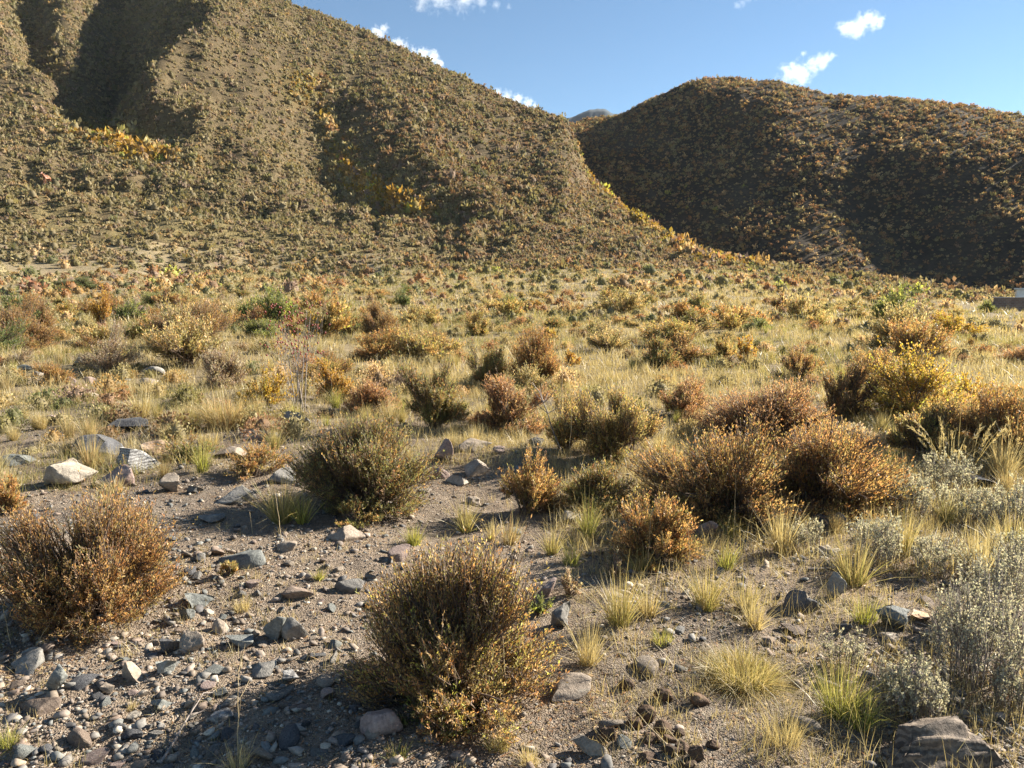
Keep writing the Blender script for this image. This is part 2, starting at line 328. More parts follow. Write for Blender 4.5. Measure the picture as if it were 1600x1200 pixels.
def hill_col(x, y, z):
    px, py = project(x, y, z); D = np.hypot(x, y); n = fbm(x / 22, y / 22, 15, 4); n2 = fbm(x / 6, y / 6, 16, 3)
    c = lerp((0.11, 0.084, 0.053), (0.165, 0.128, 0.077), sstep(-0.5, 0.5, n))
    c = lerp(c, (0.20, 0.135, 0.09), 0.5 * sstep(0.0, 0.5, n2) * sstep(500, 700, px))
    c = lerp(c, (0.29, 0.235, 0.115), (1 - sstep(110, 150, D)) * 0.7 * sstep(-0.4, 0.3, n2))
    return lerp(c, (0.27, 0.19, 0.05), 0.8 * yellow_zone(px, py))
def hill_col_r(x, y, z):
    n = fbm(x / 12, y / 12, 25, 4); return lerp((0.05, 0.041, 0.033), (0.09, 0.07, 0.052), sstep(-0.5, 0.5, n))  # soil and dead brush, darkened to paint in the backlit slope's shade
tag(polar_mesh('hill', np.linspace(R_(-75), R_(75), 700), np.concatenate([[SPLIT - 1.0], np.linspace(SPLIT, 460, 300)]), lambda x, y: np.where(np.hypot(x, y) < SPLIT - 0.5, hgt(x, y) - 0.3, hgt(x, y)), hill_col, M_HILL), kind='structure')
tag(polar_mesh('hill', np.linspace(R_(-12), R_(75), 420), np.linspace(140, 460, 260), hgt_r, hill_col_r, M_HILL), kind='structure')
# far mountain, seen through the saddle
mm, mn_, ml_, mb_, mo_ = new_mat('far_mountain_haze_tint')
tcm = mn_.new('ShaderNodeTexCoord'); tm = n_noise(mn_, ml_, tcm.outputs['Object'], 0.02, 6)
ml_.new(n_ramp(mn_, ml_, tm.outputs[0], [(0.35, (0.016, 0.032, 0.045)), (0.65, (0.04, 0.062, 0.078))]).outputs[0], mb_.inputs['Base Color']); mb_.inputs['Roughness'].default_value = 1  # blue of the distant air is painted into the mountain's dark colour
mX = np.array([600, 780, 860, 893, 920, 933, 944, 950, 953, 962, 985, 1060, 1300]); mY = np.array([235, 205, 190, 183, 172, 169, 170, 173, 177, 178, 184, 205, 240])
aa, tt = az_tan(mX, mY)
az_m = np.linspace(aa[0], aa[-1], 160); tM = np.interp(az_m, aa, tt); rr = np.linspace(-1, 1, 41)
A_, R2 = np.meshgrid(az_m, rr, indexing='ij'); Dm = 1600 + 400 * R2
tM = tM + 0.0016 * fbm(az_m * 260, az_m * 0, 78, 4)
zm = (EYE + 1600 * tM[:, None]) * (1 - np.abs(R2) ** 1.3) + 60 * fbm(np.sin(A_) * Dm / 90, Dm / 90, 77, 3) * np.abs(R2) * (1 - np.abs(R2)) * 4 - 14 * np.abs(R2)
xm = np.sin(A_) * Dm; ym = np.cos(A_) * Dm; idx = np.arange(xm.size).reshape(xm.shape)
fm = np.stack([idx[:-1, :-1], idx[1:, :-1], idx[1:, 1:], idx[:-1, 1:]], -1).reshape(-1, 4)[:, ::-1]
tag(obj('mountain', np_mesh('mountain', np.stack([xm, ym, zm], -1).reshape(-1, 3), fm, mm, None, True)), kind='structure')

# ------------------------------------------------------------------ plant geometry
PAL = {'rust': (0.205, 0.10, 0.042), 'red': (0.16, 0.075, 0.045), 'ochre': (0.23, 0.148, 0.055), 'olive': (0.125, 0.115, 0.045), 'green': (0.075, 0.088, 0.036),
       'tan': (0.36, 0.25, 0.13), 'brown': (0.12, 0.075, 0.04), 'yellow': (0.42, 0.29, 0.04), 'gold': (0.36, 0.21, 0.04), 'lime': (0.24, 0.25, 0.05),
       'grey': (0.52, 0.475, 0.37), 'sage': (0.43, 0.425, 0.325), 'khaki': (0.19, 0.165, 0.085), 'dgreen': (0.04, 0.06, 0.022), 'straw': (0.50, 0.39, 0.18), 'pale': (0.58, 0.49, 0.29),
       'sgreen': (0.26, 0.25, 0.075), 'pink': (0.17, 0.098, 0.058), 'mauve': (0.17, 0.12, 0.095)}
for _k in ('rust', 'red', 'ochre', 'olive', 'green', 'brown', 'dgreen', 'khaki', 'pink', 'mauve', 'lime', 'tan'): PAL[_k] = tuple(min(0.8, q * 2.1) for q in PAL[_k])
def pick(rng, mix, n):
    ks = list(mix); p = np.array([mix[k] for k in ks], float); p /= p.sum()
    return np.array([PAL[k] for k in ks])[rng.choice(len(ks), n, p=p)]
def unit(v): return v / np.maximum(np.linalg.norm(v, axis=-1, keepdims=True), 1e-9)
def perp(d, rng):
    r = rng.normal(size=d.shape); return unit(np.cross(d, r))
def tubes(P, r0, r1, sides=3):
    """P (n, k, 3) polylines -> tapered tubes"""
    n, k, _ = P.shape; T = unit(np.gradient(P, axis=1)); up = np.array([0.31, 0.17, 0.93]); A = unit(np.cross(T, up)); B = np.cross(T, A)
    rad = r0[:, None] + (r1 - r0)[:, None] * np.linspace(0, 1, k)[None, :]
    V = []
    for s in range(sides):
        a = 2 * math.pi * s / sides; V.append(P + rad[..., None] * (math.cos(a) * A + math.sin(a) * B))
    V = np.stack(V, 2); idx = np.arange(n * k * sides).reshape(n, k, sides); nx = np.roll(idx, -1, 2)
    Fc = np.stack([idx[:, :-1], nx[:, :-1], nx[:, 1:], idx[:, 1:]], -1).reshape(-1, 4)
    return V.reshape(-1, 3), Fc
def leaves(P, d, L, W, rng, side=None):
    """diamond leaves: base P, direction d"""
    s = perp(d, rng) if side is None else side; L = L[:, None]; W = W[:, None]
    nrm = np.cross(d, s)
    V = np.stack([P, P + d * L * 0.5 + s * W * 0.5 + nrm * W * 0.12, P + d * L, P + d * L * 0.5 - s * W * 0.5 + nrm * W * 0.12], 1).reshape(-1, 3)
    return V, np.arange(len(V)).reshape(-1, 4)
def shrub_meshes(seed, W, H, leaf=9000, leafL=0.02, leafW=0.006, mix=None, low=None, clumps=22, stems=26, twigs=None, emin=2, tight=0.30, stem_r=0.008, lmat=None, bmat=None, lean=(0, 0), up=0.35, core=0.6, lobes=0.27):
    """a shrub as two meshes: woody stems with twigs, and the leaves"""
    rng = np.random.default_rng(seed); twigs = twigs or max(60, leaf // 16)
    ph = rng.uniform(0, 6.28, (4, 2)); 
    az = rng.uniform(0, 2 * math.pi, clumps); se = rng.uniform(math.sin(R_(emin)), 1, clumps); ce = np.sqrt(1 - se ** 2)
    lob = 1 + lobes * (np.cos(2 * az + ph[0, 0]) * 0.5 + np.cos(3 * az + ph[1, 0]) * 0.4 + np.cos(5 * az + 3 * se + ph[2, 0]) * 0.5)
    rad = rng.uniform(core * 0.9, 0.95, clumps) * lob; rad[:clumps // 4] *= 0.6
    C = np.stack([np.cos(az) * ce * W / 2, np.sin(az) * ce * W / 2, se * H], -1) * rad[:, None]
    C[:, 2] += 0.04 * H; C[:, 0] += lean[0] * C[:, 2]; C[:, 1] += lean[1] * C[:, 2]
    size = rng.uniform(0.7, 1.3, clumps) * tight
    B = np.stack([rng.normal(0, 0.05 * W, stems), rng.normal(0, 0.05 * W, stems), np.full(stems, -0.03)], -1)
    si = rng.integers(0, clumps, stems); E = C[si] + rng.normal(0, 0.05, (stems, 3)) * W
    E[:, 2] = np.maximum(E[:, 2], 0.05 * H)
    ctl = B + (E - B) * np.array([0.35, 0.35, 0.65]) + rng.normal(0, 0.03, (stems, 3)) * W
    t = np.linspace(0, 1, 6)[None, :, None]
    SP_ = (1 - t) ** 2 * B[:, None] + 2 * t * (1 - t) * ctl[:, None] + t ** 2 * E[:, None]
    sv, sf = tubes(SP_, rng.uniform(0.8, 1.5, stems) * stem_r, np.full(stems, stem_r * 0.3), 4)
    pw = size ** 2 / (size ** 2).sum(); tc = rng.choice(clumps, twigs, p=pw)
    g = rng.normal(size=(twigs, 3)); g = unit(g) * (rng.uniform(0.25, 1, (twigs, 1)) ** 0.6)
    TE = C[tc] + g * (size[tc, None] * np.array([W, W, H * 1.05]) * 0.62)
    wild = rng.uniform(size=(twigs, 1)) < 0.05; TE = np.where(wild, TE * rng.uniform(1.04, 1.22, (twigs, 1)), TE)
    TE[:, 2] = np.where(TE[:, 2] < 0.02 * H, rng.uniform(0.02, 0.12, twigs) * H, TE[:, 2])
    near = C[tc] * rng.uniform(0.45, 0.8, (twigs, 1)) * np.array([0.9, 0.9, 0.8]) + rng.normal(0, 0.03, (twigs, 3)) * W
    TS = TE + (near - TE) * rng.uniform(0.5, 1.0, (twigs, 1)); TS[:, 2] = np.maximum(TS[:, 2], 0.01)
    tm_ = (TS + TE) / 2 + np.array([0, 0, -0.06 * H]) + rng.normal(0, 0.02, (twigs, 3)) * W
    TP = np.stack([TS, tm_, TE], 1)
    tv, tf = tubes(TP, np.full(twigs, stem_r * 0.30), np.full(twigs, stem_r * 0.14), 3)
    stem_me = np_mesh('stems', np.concatenate([sv, tv]), np.concatenate([sf, tf + len(sv)]), bmat or M_BARK, None, True)
    # leaves
    li = rng.integers(0, twigs, leaf); u = rng.uniform(0.2, 1.04, leaf)[:, None]
    LP = (1 - u) ** 2 * TS[li] + 2 * u * (1 - u) * tm_[li] + u ** 2 * TE[li] + rng.normal(0, 0.004, (leaf, 3)) * W
    td = unit(TE[li] - tm_[li])
    ld = unit(td * 0.75 + rng.normal(0, 0.5, (leaf, 3)) + np.array([0, 0, up]))
    LP[:, 2] = np.maximum(LP[:, 2], 0.015)
    v, f = leaves(LP, ld, leafL * rng.uniform(0.65, 1.3, leaf), leafW * rng.uniform(0.7, 1.3, leaf), rng, unit(np.cross(ld, unit(LP * np.array([1.0, 1.0, 0.6])) * 0.5 + np.array([0.35, 0.1, 0.7]) + rng.normal(0, 0.45, (leaf, 3)))))
    mix = mix or {'rust': 3, 'ochre': 3, 'olive': 3}
    tc_ = pick(rng, mix, twigs)
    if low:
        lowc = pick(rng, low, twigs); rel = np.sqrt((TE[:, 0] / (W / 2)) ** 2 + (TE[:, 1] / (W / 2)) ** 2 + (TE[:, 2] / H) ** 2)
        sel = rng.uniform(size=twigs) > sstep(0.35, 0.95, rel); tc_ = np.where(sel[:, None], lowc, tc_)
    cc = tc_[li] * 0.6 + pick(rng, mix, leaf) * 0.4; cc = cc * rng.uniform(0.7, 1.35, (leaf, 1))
    leaf_me = np_mesh('foliage', v, f, lmat or M_LEAF, np.repeat(cc, 4, 0))
    return stem_me, leaf_me
def blades(rng, base, tip_dir, L, W, droop, cols, levels=4):
    """grass blades: base (n,3), direction, length, width -> strips that bend over"""
    n = len(base); side = unit(np.cross(tip_dir, np.array([0, 0, 1.0])) + rng.normal(0, 0.35, (n, 3)))
    V = []
    for k in range(levels):
        t = k / (levels - 1); out = tip_dir * np.array([1, 1, 0])
        p = base + tip_dir * (L * t)[:, None] + out * (droop * L * t * t)[:, None] - np.array([0, 0, 1]) * (droop * L * 0.55 * t ** 2.5)[:, None]
        w = (W * (1 - 0.88 * t ** 1.3))[:, None] * 0.5
        V += [p - side * w, p + side * w]
    V = np.stack(V, 1); i0 = np.arange(n)[:, None] * (2 * levels)
    q = [np.concatenate([i0 + 2 * k, i0 + 2 * k + 1, i0 + 2 * k + 3, i0 + 2 * k + 2], 1) for k in range(levels - 1)]
    t = np.repeat(np.linspace(0, 1, levels), 2)[None, :, None]
    C = cols[0][:, None, :] * (1 - t) + cols[1][:, None, :] * t
    return V.reshape(-1, 3), np.concatenate(q), C.reshape(-1, 3)
def tussock_mesh(seed, W, H, n=140, wid=0.004, mix=None, foot=None, spread=0.36, droop=0.35, levels=4, seeds=0):
    rng = np.random.default_rng(seed); mix = mix or {'straw': 3, 'pale': 1}; foot = foot or {'sgreen': 2, 'straw': 1}
    n = int(n * 1.9); wid *= 0.7
    a = rng.uniform(0, 6.283, n); r = np.sqrt(rng.uniform(0, 1, n)) * W * 0.22
    b = np.stack([np.cos(a) * r, np.sin(a) * r, np.full(n, -0.01)], -1)
    ti = np.abs(rng.normal(0, spread, n)).clip(0, 1.25); a2 = a + rng.normal(0, 0.6, n)
    d = np.stack([np.sin(ti) * np.cos(a2), np.sin(ti) * np.sin(a2), np.cos(ti)], -1)
    L = H * rng.uniform(0.4, 1.0, n) * np.where(rng.uniform(size=n) < 0.05, 1.35, 1.0)
    V, Fc, C = blades(rng, b, d, L, wid * rng.uniform(0.6, 1.3, n), droop * rng.uniform(0.2, 1.5, n), (pick(rng, foot, n) * rng.uniform(0.7, 1.2, (n, 1)), pick(rng, mix, n) * rng.uniform(0.75, 1.2, (n, 1))), levels)
    if seeds:
        # feathery seed heads: short bristles round the top third of some blades
        top = V.reshape(n, -1, 3)[:seeds]; p0 = (top[:, -4] + top[:, -3]) / 2; p1 = (top[:, -2] + top[:, -1]) / 2
        k = 46; u = rng.uniform(0, 1, (seeds, k, 1)); P = (p0[:, None] + (p1 - p0)[:, None] * u).reshape(-1, 3)
        dd = unit(np.repeat(unit(p1 - p0), k, 0) + rng.normal(0, 0.28, (seeds * k, 3)))
        v, f = leaves(P, dd, rng.uniform(0.025, 0.05, seeds * k), np.full(seeds * k, 0.004), rng)
        C = np.concatenate([C, np.repeat(pick(rng, {'pale': 2, 'straw': 1}, seeds * k), 4, 0)]); Fc = np.concatenate([Fc, f + len(V)]); V = np.concatenate([V, v])
    return np_mesh('grass_tussock', V, Fc, M_GRASS, C)
def sage_meshes(seed, W, H, stems=40, per=90, leafL=0.014, leafW=0.007, mix=None):
    rng = np.random.default_rng(seed); mix = mix or {'sage': 3, 'grey': 3}
    a = rng.uniform(0, 6.283, stems); r = np.sqrt(rng.uniform(0, 1, stems)) * W / 2; h = H * rng.uniform(0.5, 1.05, stems) * (1 - 0.35 * (r / (W / 2)) ** 2)
    B = np.stack([np.cos(a) * r * 0.78, np.sin(a) * r * 0.78, np.full(stems, -0.02)], -1); E = np.stack([np.cos(a) * r, np.sin(a) * r, h], -1) + rng.normal(0, 0.03, (stems, 3)) * W
    Mi = (B + E) / 2 + rng.normal(0, 0.04, (stems, 3)) * W
    P = np.stack([B, Mi, E], 1); sv, sf = tubes(P, np.full(stems, 0.0028), np.full(stems, 0.0014), 3)
    # side shoots
    ns = stems * 5; k = rng.integers(0, stems, ns); u = rng.uniform(0.3, 0.9, (ns, 1)); S = (1 - u) ** 2 * B[k] + 2 * u * (1 - u) * Mi[k] + u ** 2 * E[k]
    X = S + unit(rng.normal(0, 0.33, (ns, 3)) + np.array([0, 0, 1.0])) * (rng.uniform(0.12, 0.36, (ns, 1)) * H)
    P2 = np.stack([S, (S + X) / 2 + rng.normal(0, 0.01, (ns, 3)), X], 1); tv, tf = tubes(P2, np.full(ns, 0.0016), np.full(ns, 0.001), 3)
    ste = np_mesh('stems', np.concatenate([sv, tv]), np.concatenate([sf, tf + len(sv)]), M_GREYBARK, None, True)
    AS = np.concatenate([P, P2]); n = stems * per; i = rng.integers(0, len(AS), n); u = rng.uniform(0.15, 1, (n, 1)) ** 0.7
    LP = (1 - u) ** 2 * AS[i, 0] + 2 * u * (1 - u) * AS[i, 1] + u ** 2 * AS[i, 2]; ax = unit(AS[i, 2] - AS[i, 0])
    ld = unit(ax * 0.5 + rng.normal(0, 0.65, (n, 3)) + np.array([0, 0, 0.3]))
    LP[:, 2] = np.maximum(LP[:, 2], 0.01)
    v, f = leaves(LP, ld, leafL * rng.uniform(0.6, 1.3, n), leafW * rng.uniform(0.6, 1.3, n), rng)
    return ste, np_mesh('foliage', v, f, M_SAGE, np.repeat(pick(rng, mix, n) * rng.uniform(0.75, 1.25, (n, 1)), 4, 0))
import bmesh
_ico = {}
def ico(sub):
    if sub not in _ico:
        bm = bmesh.new(); bmesh.ops.create_icosphere(bm, subdivisions=sub, radius=1.0); bm.verts.ensure_lookup_table()
        _ico[sub] = (np.array([v.co[:] for v in bm.verts]), np.array([[v.index for v in f.verts] for f in bm.faces])); bm.free()
    return _ico[sub]
def rock_shape(seed, sub=3, cuts=15, rough=0.05, ridges=0.0, lo_=0.22, hi_=0.66):
    rng = np.random.default_rng(seed); V, Fc = ico(sub); V = V * rng.uniform(0.75, 1.3, 3)
    for k in range(cuts):
        nrm = unit(rng.normal(size=3)); dd = rng.uniform(lo_, hi_); s = V @ nrm - dd; V -= np.where(s > 0, s * 0.97, 0)[:, None] * nrm
    V += unit(V) * (rough * (fbm(V[:, 0] * 2.2 + 9 + seed % 97, V[:, 1] * 2.2 + V[:, 2] * 1.7, seed % 1000, 4)))[:, None]
    if ridges: V[:, 2] += ridges * (1 - 2.4 * np.abs(fbm(V[:, 0] * 0.7, V[:, 1] * 3.2 + V[:, 0] * 1.6, seed % 1000, 3)))
    lo, hi = V.min(0), V.max(0); V = (V - (lo + hi) / 2) / (hi - lo)          # unit box, centred
    V[:, 2] += 0.5
    return V, Fc
def rock_mesh(seed, mat, sub=3, **kw):
    V, Fc = rock_shape(seed, sub, **kw); return np_mesh('rock', V, Fc, mat)

# ------------------------------------------------------------------ things: heroes placed where the photograph has them
LAND = []        # (x, y, phrase) landmarks for the labels of the many smaller things
used = []        # (x, y, radius) taken spots
def spot(px, py, wpx, top):
    x, y = hit(px, py); z = float(hgt(x, y)); fw = y * CP - (z - EYE) * SP
    W = wpx * fw / F
    D = math.hypot(x, y); _, t = az_tan(px, top); H = EYE + float(t) * D - z
    return x, y, z, W, max(H, 0.03), fw
def root(name, x, y, z, rz=0.0, s=1.0):
    o = bpy.data.objects.new(name, None); col.objects.link(o); o.location = (x, y, z); o.rotation_euler = (0, 0, rz); o.scale = (s, s, s); o.empty_display_size = 0.1; return o
MIX = {
 'rusty': dict(mix={'rust': 3.4, 'ochre': 3, 'olive': 3.4, 'tan': 0.8, 'red': 0.4}, low={'olive': 3, 'green': 2, 'brown': 2}),
 'orange': dict(mix={'rust': 4.2, 'ochre': 3.8, 'red': 0.4, 'olive': 2.8, 'tan': 0.6}, low={'olive': 3, 'brown': 2, 'green': 1.5}),
 'front': dict(mix={'tan': 1.3, 'ochre': 3, 'rust': 3.4, 'olive': 3.2, 'lime': 1.0}, low={'olive': 3, 'green': 2.5, 'brown': 1.5}),
 'olive': dict(mix={'olive': 4.5, 'green': 2.6, 'rust': 1.5, 'ochre': 1.3, 'red': 0.4}, low={'green': 3, 'olive': 2, 'dgreen': 1}),
 'gold': dict(mix={'ochre': 3.5, 'olive': 3.5, 'khaki': 1.5, 'lime': 0.5, 'tan': 0.8, 'rust': 0.8}, low={'olive': 3, 'green': 1}),
 'pink': dict(mix={'pink': 4, 'rust': 3, 'tan': 1, 'olive': 1, 'mauve': 1}, low={'brown': 2, 'olive': 2}),
 'brown': dict(mix={'rust': 2, 'brown': 3, 'olive': 2.4, 'ochre': 1.6, 'mauve': 1}, low={'brown': 2, 'olive': 2}),
 'yellow': dict(mix={'yellow': 5, 'gold': 2.5, 'ochre': 1.5, 'lime': 0.8}, low={'ochre': 2, 'olive': 1.2}),
 'amber': dict(mix={'gold': 4, 'yellow': 2, 'ochre': 2, 'rust': 1}, low={'ochre': 2, 'olive': 1}),
 'green': dict(mix={'green': 4, 'olive': 3, 'lime': 1.2, 'dgreen': 1}, low={'dgreen': 2, 'green': 2}),
 'dark': dict(mix={'dgreen': 3, 'green': 3, 'olive': 2}, low={'dgreen': 2, 'green': 1}),
 'khaki': dict(mix={'khaki': 4, 'olive': 2, 'tan': 1.5, 'ochre': 1}, low={'olive': 2, 'brown': 1}),
 'greyish': dict(mix={'mauve': 3, 'grey': 1.4, 'khaki': 2, 'brown': 1.5}, low={'brown': 1}),
}
def shrub(px, py, w, top, kind, label, phrase=None, name='shrub', **kw):
    x, y, z, W, H, fw = spot(px, py, w, top)
    W *= 1.02; H *= 1.0; q = min(1.0, 3.0 / fw); leafL = kw.pop('leafL', 0.0165 / max(q, 0.10) ** 0.5); leafW = kw.pop('leafW', leafL * 0.28)
    dens = kw.pop('dens', 0.72 if kw.get('emin') == 14 else 1.0)
    area = math.pi * (W / 2) ** 2 + math.pi * W * H * 0.75
    nl = int(min(56000, max(700, dens * 1.65 * area / (leafL * leafW * 0.5))))
    r = root(name, x, y, z)
    m = dict(MIX[kind]); m.update(kw)
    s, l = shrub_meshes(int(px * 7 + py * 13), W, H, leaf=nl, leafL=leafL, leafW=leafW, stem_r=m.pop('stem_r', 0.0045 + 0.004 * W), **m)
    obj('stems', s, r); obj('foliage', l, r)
    tag(r, label, 'shrub'); used.append((x, y, W * 0.42))
    LAND.append((x, y, phrase or label))
    return r
open_ = dict(emin=14, tight=0.2, clumps=26, stems=22, core=0.62)
HEROES = [
 (715, 1088, 318, 848, 'front', 'large rust and olive shrub nearest the camera, at the bottom centre', 'large front shrub', dict(clumps=64, stems=64, tight=0.21, emin=3, lobes=0.12, up=0.2, core=0.8, dens=0.8)),
 (136, 962, 268, 748, 'orange', 'broad orange-rust shrub at the left edge beside the stony clearing', 'orange shrub at the left edge', dict(clumps=60, stems=70, tight=0.22, emin=4, lobes=0.12, up=0.2, core=0.78, dens=0.82)),
 (573, 792, 218, 650, 'olive', 'dense dome-shaped green shrub with red tips casting a shadow on the clearing', 'dense green dome shrub', dict(clumps=56, stems=44, tight=0.23, dens=1.0, lobes=0.1, up=0.15, core=0.78)),
 (1130, 806, 240, 655, 'rusty', 'wide olive-rust shrub with dark twiggy heart right of the centre', 'wide rust shrub', dict(clumps=30, stems=60)),
 (1275, 792, 255, 668, 'orange', 'spreading reddish orange shrub above the dark round stones', 'reddish shrub above the dark stones', dict(clumps=30, stems=60)),
 (1022, 878, 130, 762, 'rusty', 'small dark olive shrub with rusty tips leaning over shaded ground', 'small dark shrub by the shaded hollow', dict(clumps=24)),
 (968, 722, 165, 572, 'gold', 'tall open yellow-olive shrub with bare lower stems', 'tall open yellow-olive shrub', dict(open_, stems=30)),
 (885, 702, 95, 612, 'gold', 'thin yellow-olive shrub with pale bare sticks rising from its left side', 'thin shrub with pale sticks', dict(open_, dens=0.5)),
 (822, 802, 108, 722, 'rusty', 'low rounded red-tipped shrub in front of the tall open shrub', 'low red-tipped shrub', dict()),
 (935, 792, 130, 728, 'olive', 'low straggling olive shrub between the red-tipped shrub and the dark shrub', 'low straggling olive shrub', dict(dens=0.8)),
 (680, 668, 125, 566, 'olive', 'olive shrub with forking dark stems behind the pointed pink stone', 'olive shrub with dark forking stems', dict(open_, stems=20)),
 (800, 672, 125, 592, 'pink', 'pinkish rust shrub behind the pale stones in the centre', 'pinkish rust shrub', dict()),
 (838, 602, 92, 515, 'orange', 'upright red-brown shrub with dark stems in the middle distance', 'upright red-brown shrub', dict(emin=20)),
 (762, 606, 78, 528, 'olive', 'leggy olive shrub close against the upright red-brown one', 'leggy olive shrub', dict(open_)),
 (1205, 690, 190, 580, 'pink', 'pale red bushy shrub rising behind the wide rust shrub', 'pale red shrub', dict()),
 (1312, 655, 100, 568, 'brown', 'brown-olive shrub with a slanting bare dark trunk', 'shrub with slanting dark trunk', dict(open_, lean=(0.25, 0), stem_r=0.012)),
 (1425, 652, 165, 548, 'yellow', 'bright yellow-leaved shrub on the right', 'bright yellow shrub', dict(mix={'yellow': 4, 'ochre': 3, 'lime': 1.5, 'gold': 1.5}, leafW=0.017, leafL=0.028, dens=0.5)),
 (1515, 640, 90, 575, 'yellow', 'smaller yellow-leaved shrub right of the brightest yellow one', 'smaller yellow shrub', dict(leafW=0.02, leafL=0.032, dens=0.6)),
 (1440, 712, 135, 615, 'gold', 'golden brown shrub with one thick dark trunk below the yellow shrub', 'golden shrub with thick dark trunk', dict(open_, stem_r=0.014, stems=16, dens=1.2)),
 (1562, 714, 165, 600, 'orange', 'big golden rust shrub at the right edge behind the feathery grass', 'golden rust shrub at the right edge', dict()),
 (1064, 650, 98, 578, 'pink', 'rust shrub between the tall open shrub and the pale red shrub', 'rust shrub behind the open shrub', dict()),
 (24, 546, 100, 462, 'brown', 'large brown rounded shrub cut by the left edge of the plain', 'brown shrub at the far left', dict()),
 (64, 520, 50, 462, 'brown', 'narrower brown shrub touching the large brown one at the far left', None, dict()),
 (312, 540, 130, 476, 'brown', 'wide brown-olive shrub with a dark hollow beneath it', 'wide brown-olive shrub', dict(emin=15)),
 (408, 530, 66, 492, 'green', 'yellow-green shrub right of the wide brown-olive one', 'yellow-green shrub', dict()),
 (352, 606, 92, 534, 'greyish', 'sparse mauve-brown shrub left of the bare berry bush', 'sparse mauve shrub', dict(dens=0.6)),
 (168, 582, 108, 508, 'greyish', 'willowy grey shrub of bare fanning branches on the left', 'willowy grey shrub', dict(open_, dens=0.25, stems=60, bmat=M_GREYBARK, stem_r=0.006)),
 (408, 632, 84, 572, 'yellow', 'low amber-leaved shrub left of the bare berry bush', 'amber shrub left of the berry bush', dict(leafW=0.018, leafL=0.028, dens=0.6)),
 (520, 626, 66, 562, 'amber', 'orange-yellow shrub right of the bare berry bush', 'orange-yellow shrub', dict(leafW=0.018, leafL=0.028, dens=0.8)),
 (578, 645, 92, 588, 'pink', 'tan-red shrub directly behind the dense green dome', 'tan-red shrub behind the green dome', dict()),
 (745, 522, 44, 485, 'gold', 'neat round olive-yellow shrub alone in pale grass on the plain', 'neat round lone shrub', dict()),
 (598, 530, 84, 468, 'brown', 'open brown shrub with thin bare legs on the plain', 'open brown shrub with bare legs', dict(open_)),
 (1030, 574, 60, 528, 'olive', 'dark olive shrub beside grey gravel on the plain', 'dark olive shrub by the gravel', dict()),
 (160, 512, 44, 450, 'amber', 'slender orange-leaved shrub standing tall on the left plain', 'slender orange shrub', dict(leafW=0.03, leafL=0.05, dens=0.6, emin=25)),
 (1178, 517, 58, 498, 'green', 'flat dark green shrub on the right plain', 'flat green shrub', dict()),
 (1128, 562, 44, 524, 'gold', 'olive shrub beside the orange shrub on the right plain', None, dict()),
 (1166, 568, 36, 518, 'amber', 'small orange shrub between olive ones on the right plain', 'small orange shrub', dict(leafW=0.03, leafL=0.045, dens=0.6)),
 (1490, 522, 84, 486, 'yellow', 'pale yellow scrub on the right plain before the brick wall', 'pale yellow scrub', dict(leafW=0.03, leafL=0.05, dens=0.5)),
 (858, 532, 22, 508, 'yellow', 'little bright yellow shrub behind the upright red-brown one', None, dict(leafW=0.03, leafL=0.04)),
 (888, 572, 34, 545, 'amber', 'little orange shrub at the right foot of the upright red-brown one', None, dict(leafW=0.03, leafL=0.04, dens=0.6)),
 (1543, 488, 26, 470, 'green', 'bright green shrub at the near end of the brick wall', None, dict()),
 (250, 478, 70, 452, 'green', 'low green spreading shrub on the left plain', 'low green shrub on the left plain', dict()),
 (120, 452, 70, 432, 'dark', 'dark green low shrub near the foot of the hill on the left', 'dark green shrub near the hill foot', dict()),
 (1245, 598, 70, 545, 'brown', 'brown shrub with a leaning bare branch behind the pale red shrub', None, dict(open_)),
 (1270, 580, 45, 550, 'orange', 'reddish shrub behind the brown one with the leaning branch', None, dict()),
 (10, 800, 60, 742, 'orange', 'rust-coloured low shrub cut by the left edge', None, dict(dens=0.8)),
 (300, 718, 95, 676, 'olive', 'low reddish-green shrub beside the orange stone', None, dict(dens=0.45)),
 (400, 742, 110, 690, 'rusty', 'low thin olive-red shrub at the upper end of the clearing', 'low thin shrub above the clearing', dict(dens=0.4)),
 (1345, 706, 80, 650, 'greyish', 'soft pale grey dome shrub between the reddish and golden shrubs', 'pale grey dome shrub', dict(mix={'grey': 4, 'tan': 1, 'mauve': 1}, low={'mauve': 1}, lmat=M_SAGE, bmat=M_GREYBARK, dens=0.9)),
]
for (px, py, w, top, kind, label, phrase, kw) in HEROES: shrub(px, py, w, top, kind, label, phrase, **kw)
# the bare bush with red hips and a few amber leaves
x, y, z, W, H, fw = spot(468, 645, 120, 468)
r = root('berry_bush', x, y, z); rng = np.random.default_rng(5)
s_, l_ = shrub_meshes(991, W * 0.95, H * 0.98, leaf=300, leafL=0.035, leafW=0.018, mix={'gold': 3, 'yellow': 2, 'red': 1}, clumps=16, stems=11, twigs=150, emin=16, tight=0.2, stem_r=0.0055, bmat=M_GREYBARK, core=0.75)
obj('stems', s_, r); obj('foliage', l_, r)
iv, if_ = ico(1); nb = 130; Pb = np.stack([rng.normal(0, 0.22, nb) * W, rng.normal(0, 0.2, nb) * W, rng.uniform(0.5, 0.98, nb) * H], -1)
hv = (iv[None] * 0.011 * np.array([1, 1, 1.4]) + Pb[:, None]).reshape(-1, 3); hf = (if_[None] + np.arange(nb)[:, None, None] * len(iv)).reshape(-1, 3)
mh, hn, hl, hb, ho = new_mat('rose_hip'); hb.inputs['Base Color'].default_value = (0.25, 0.03, 0.02, 1); hb.inputs['Roughness'].default_value = 0.4
be = obj('berries', np_mesh('berries', hv, hf, mh, None, True), r); be['kind'] = 'stuff'
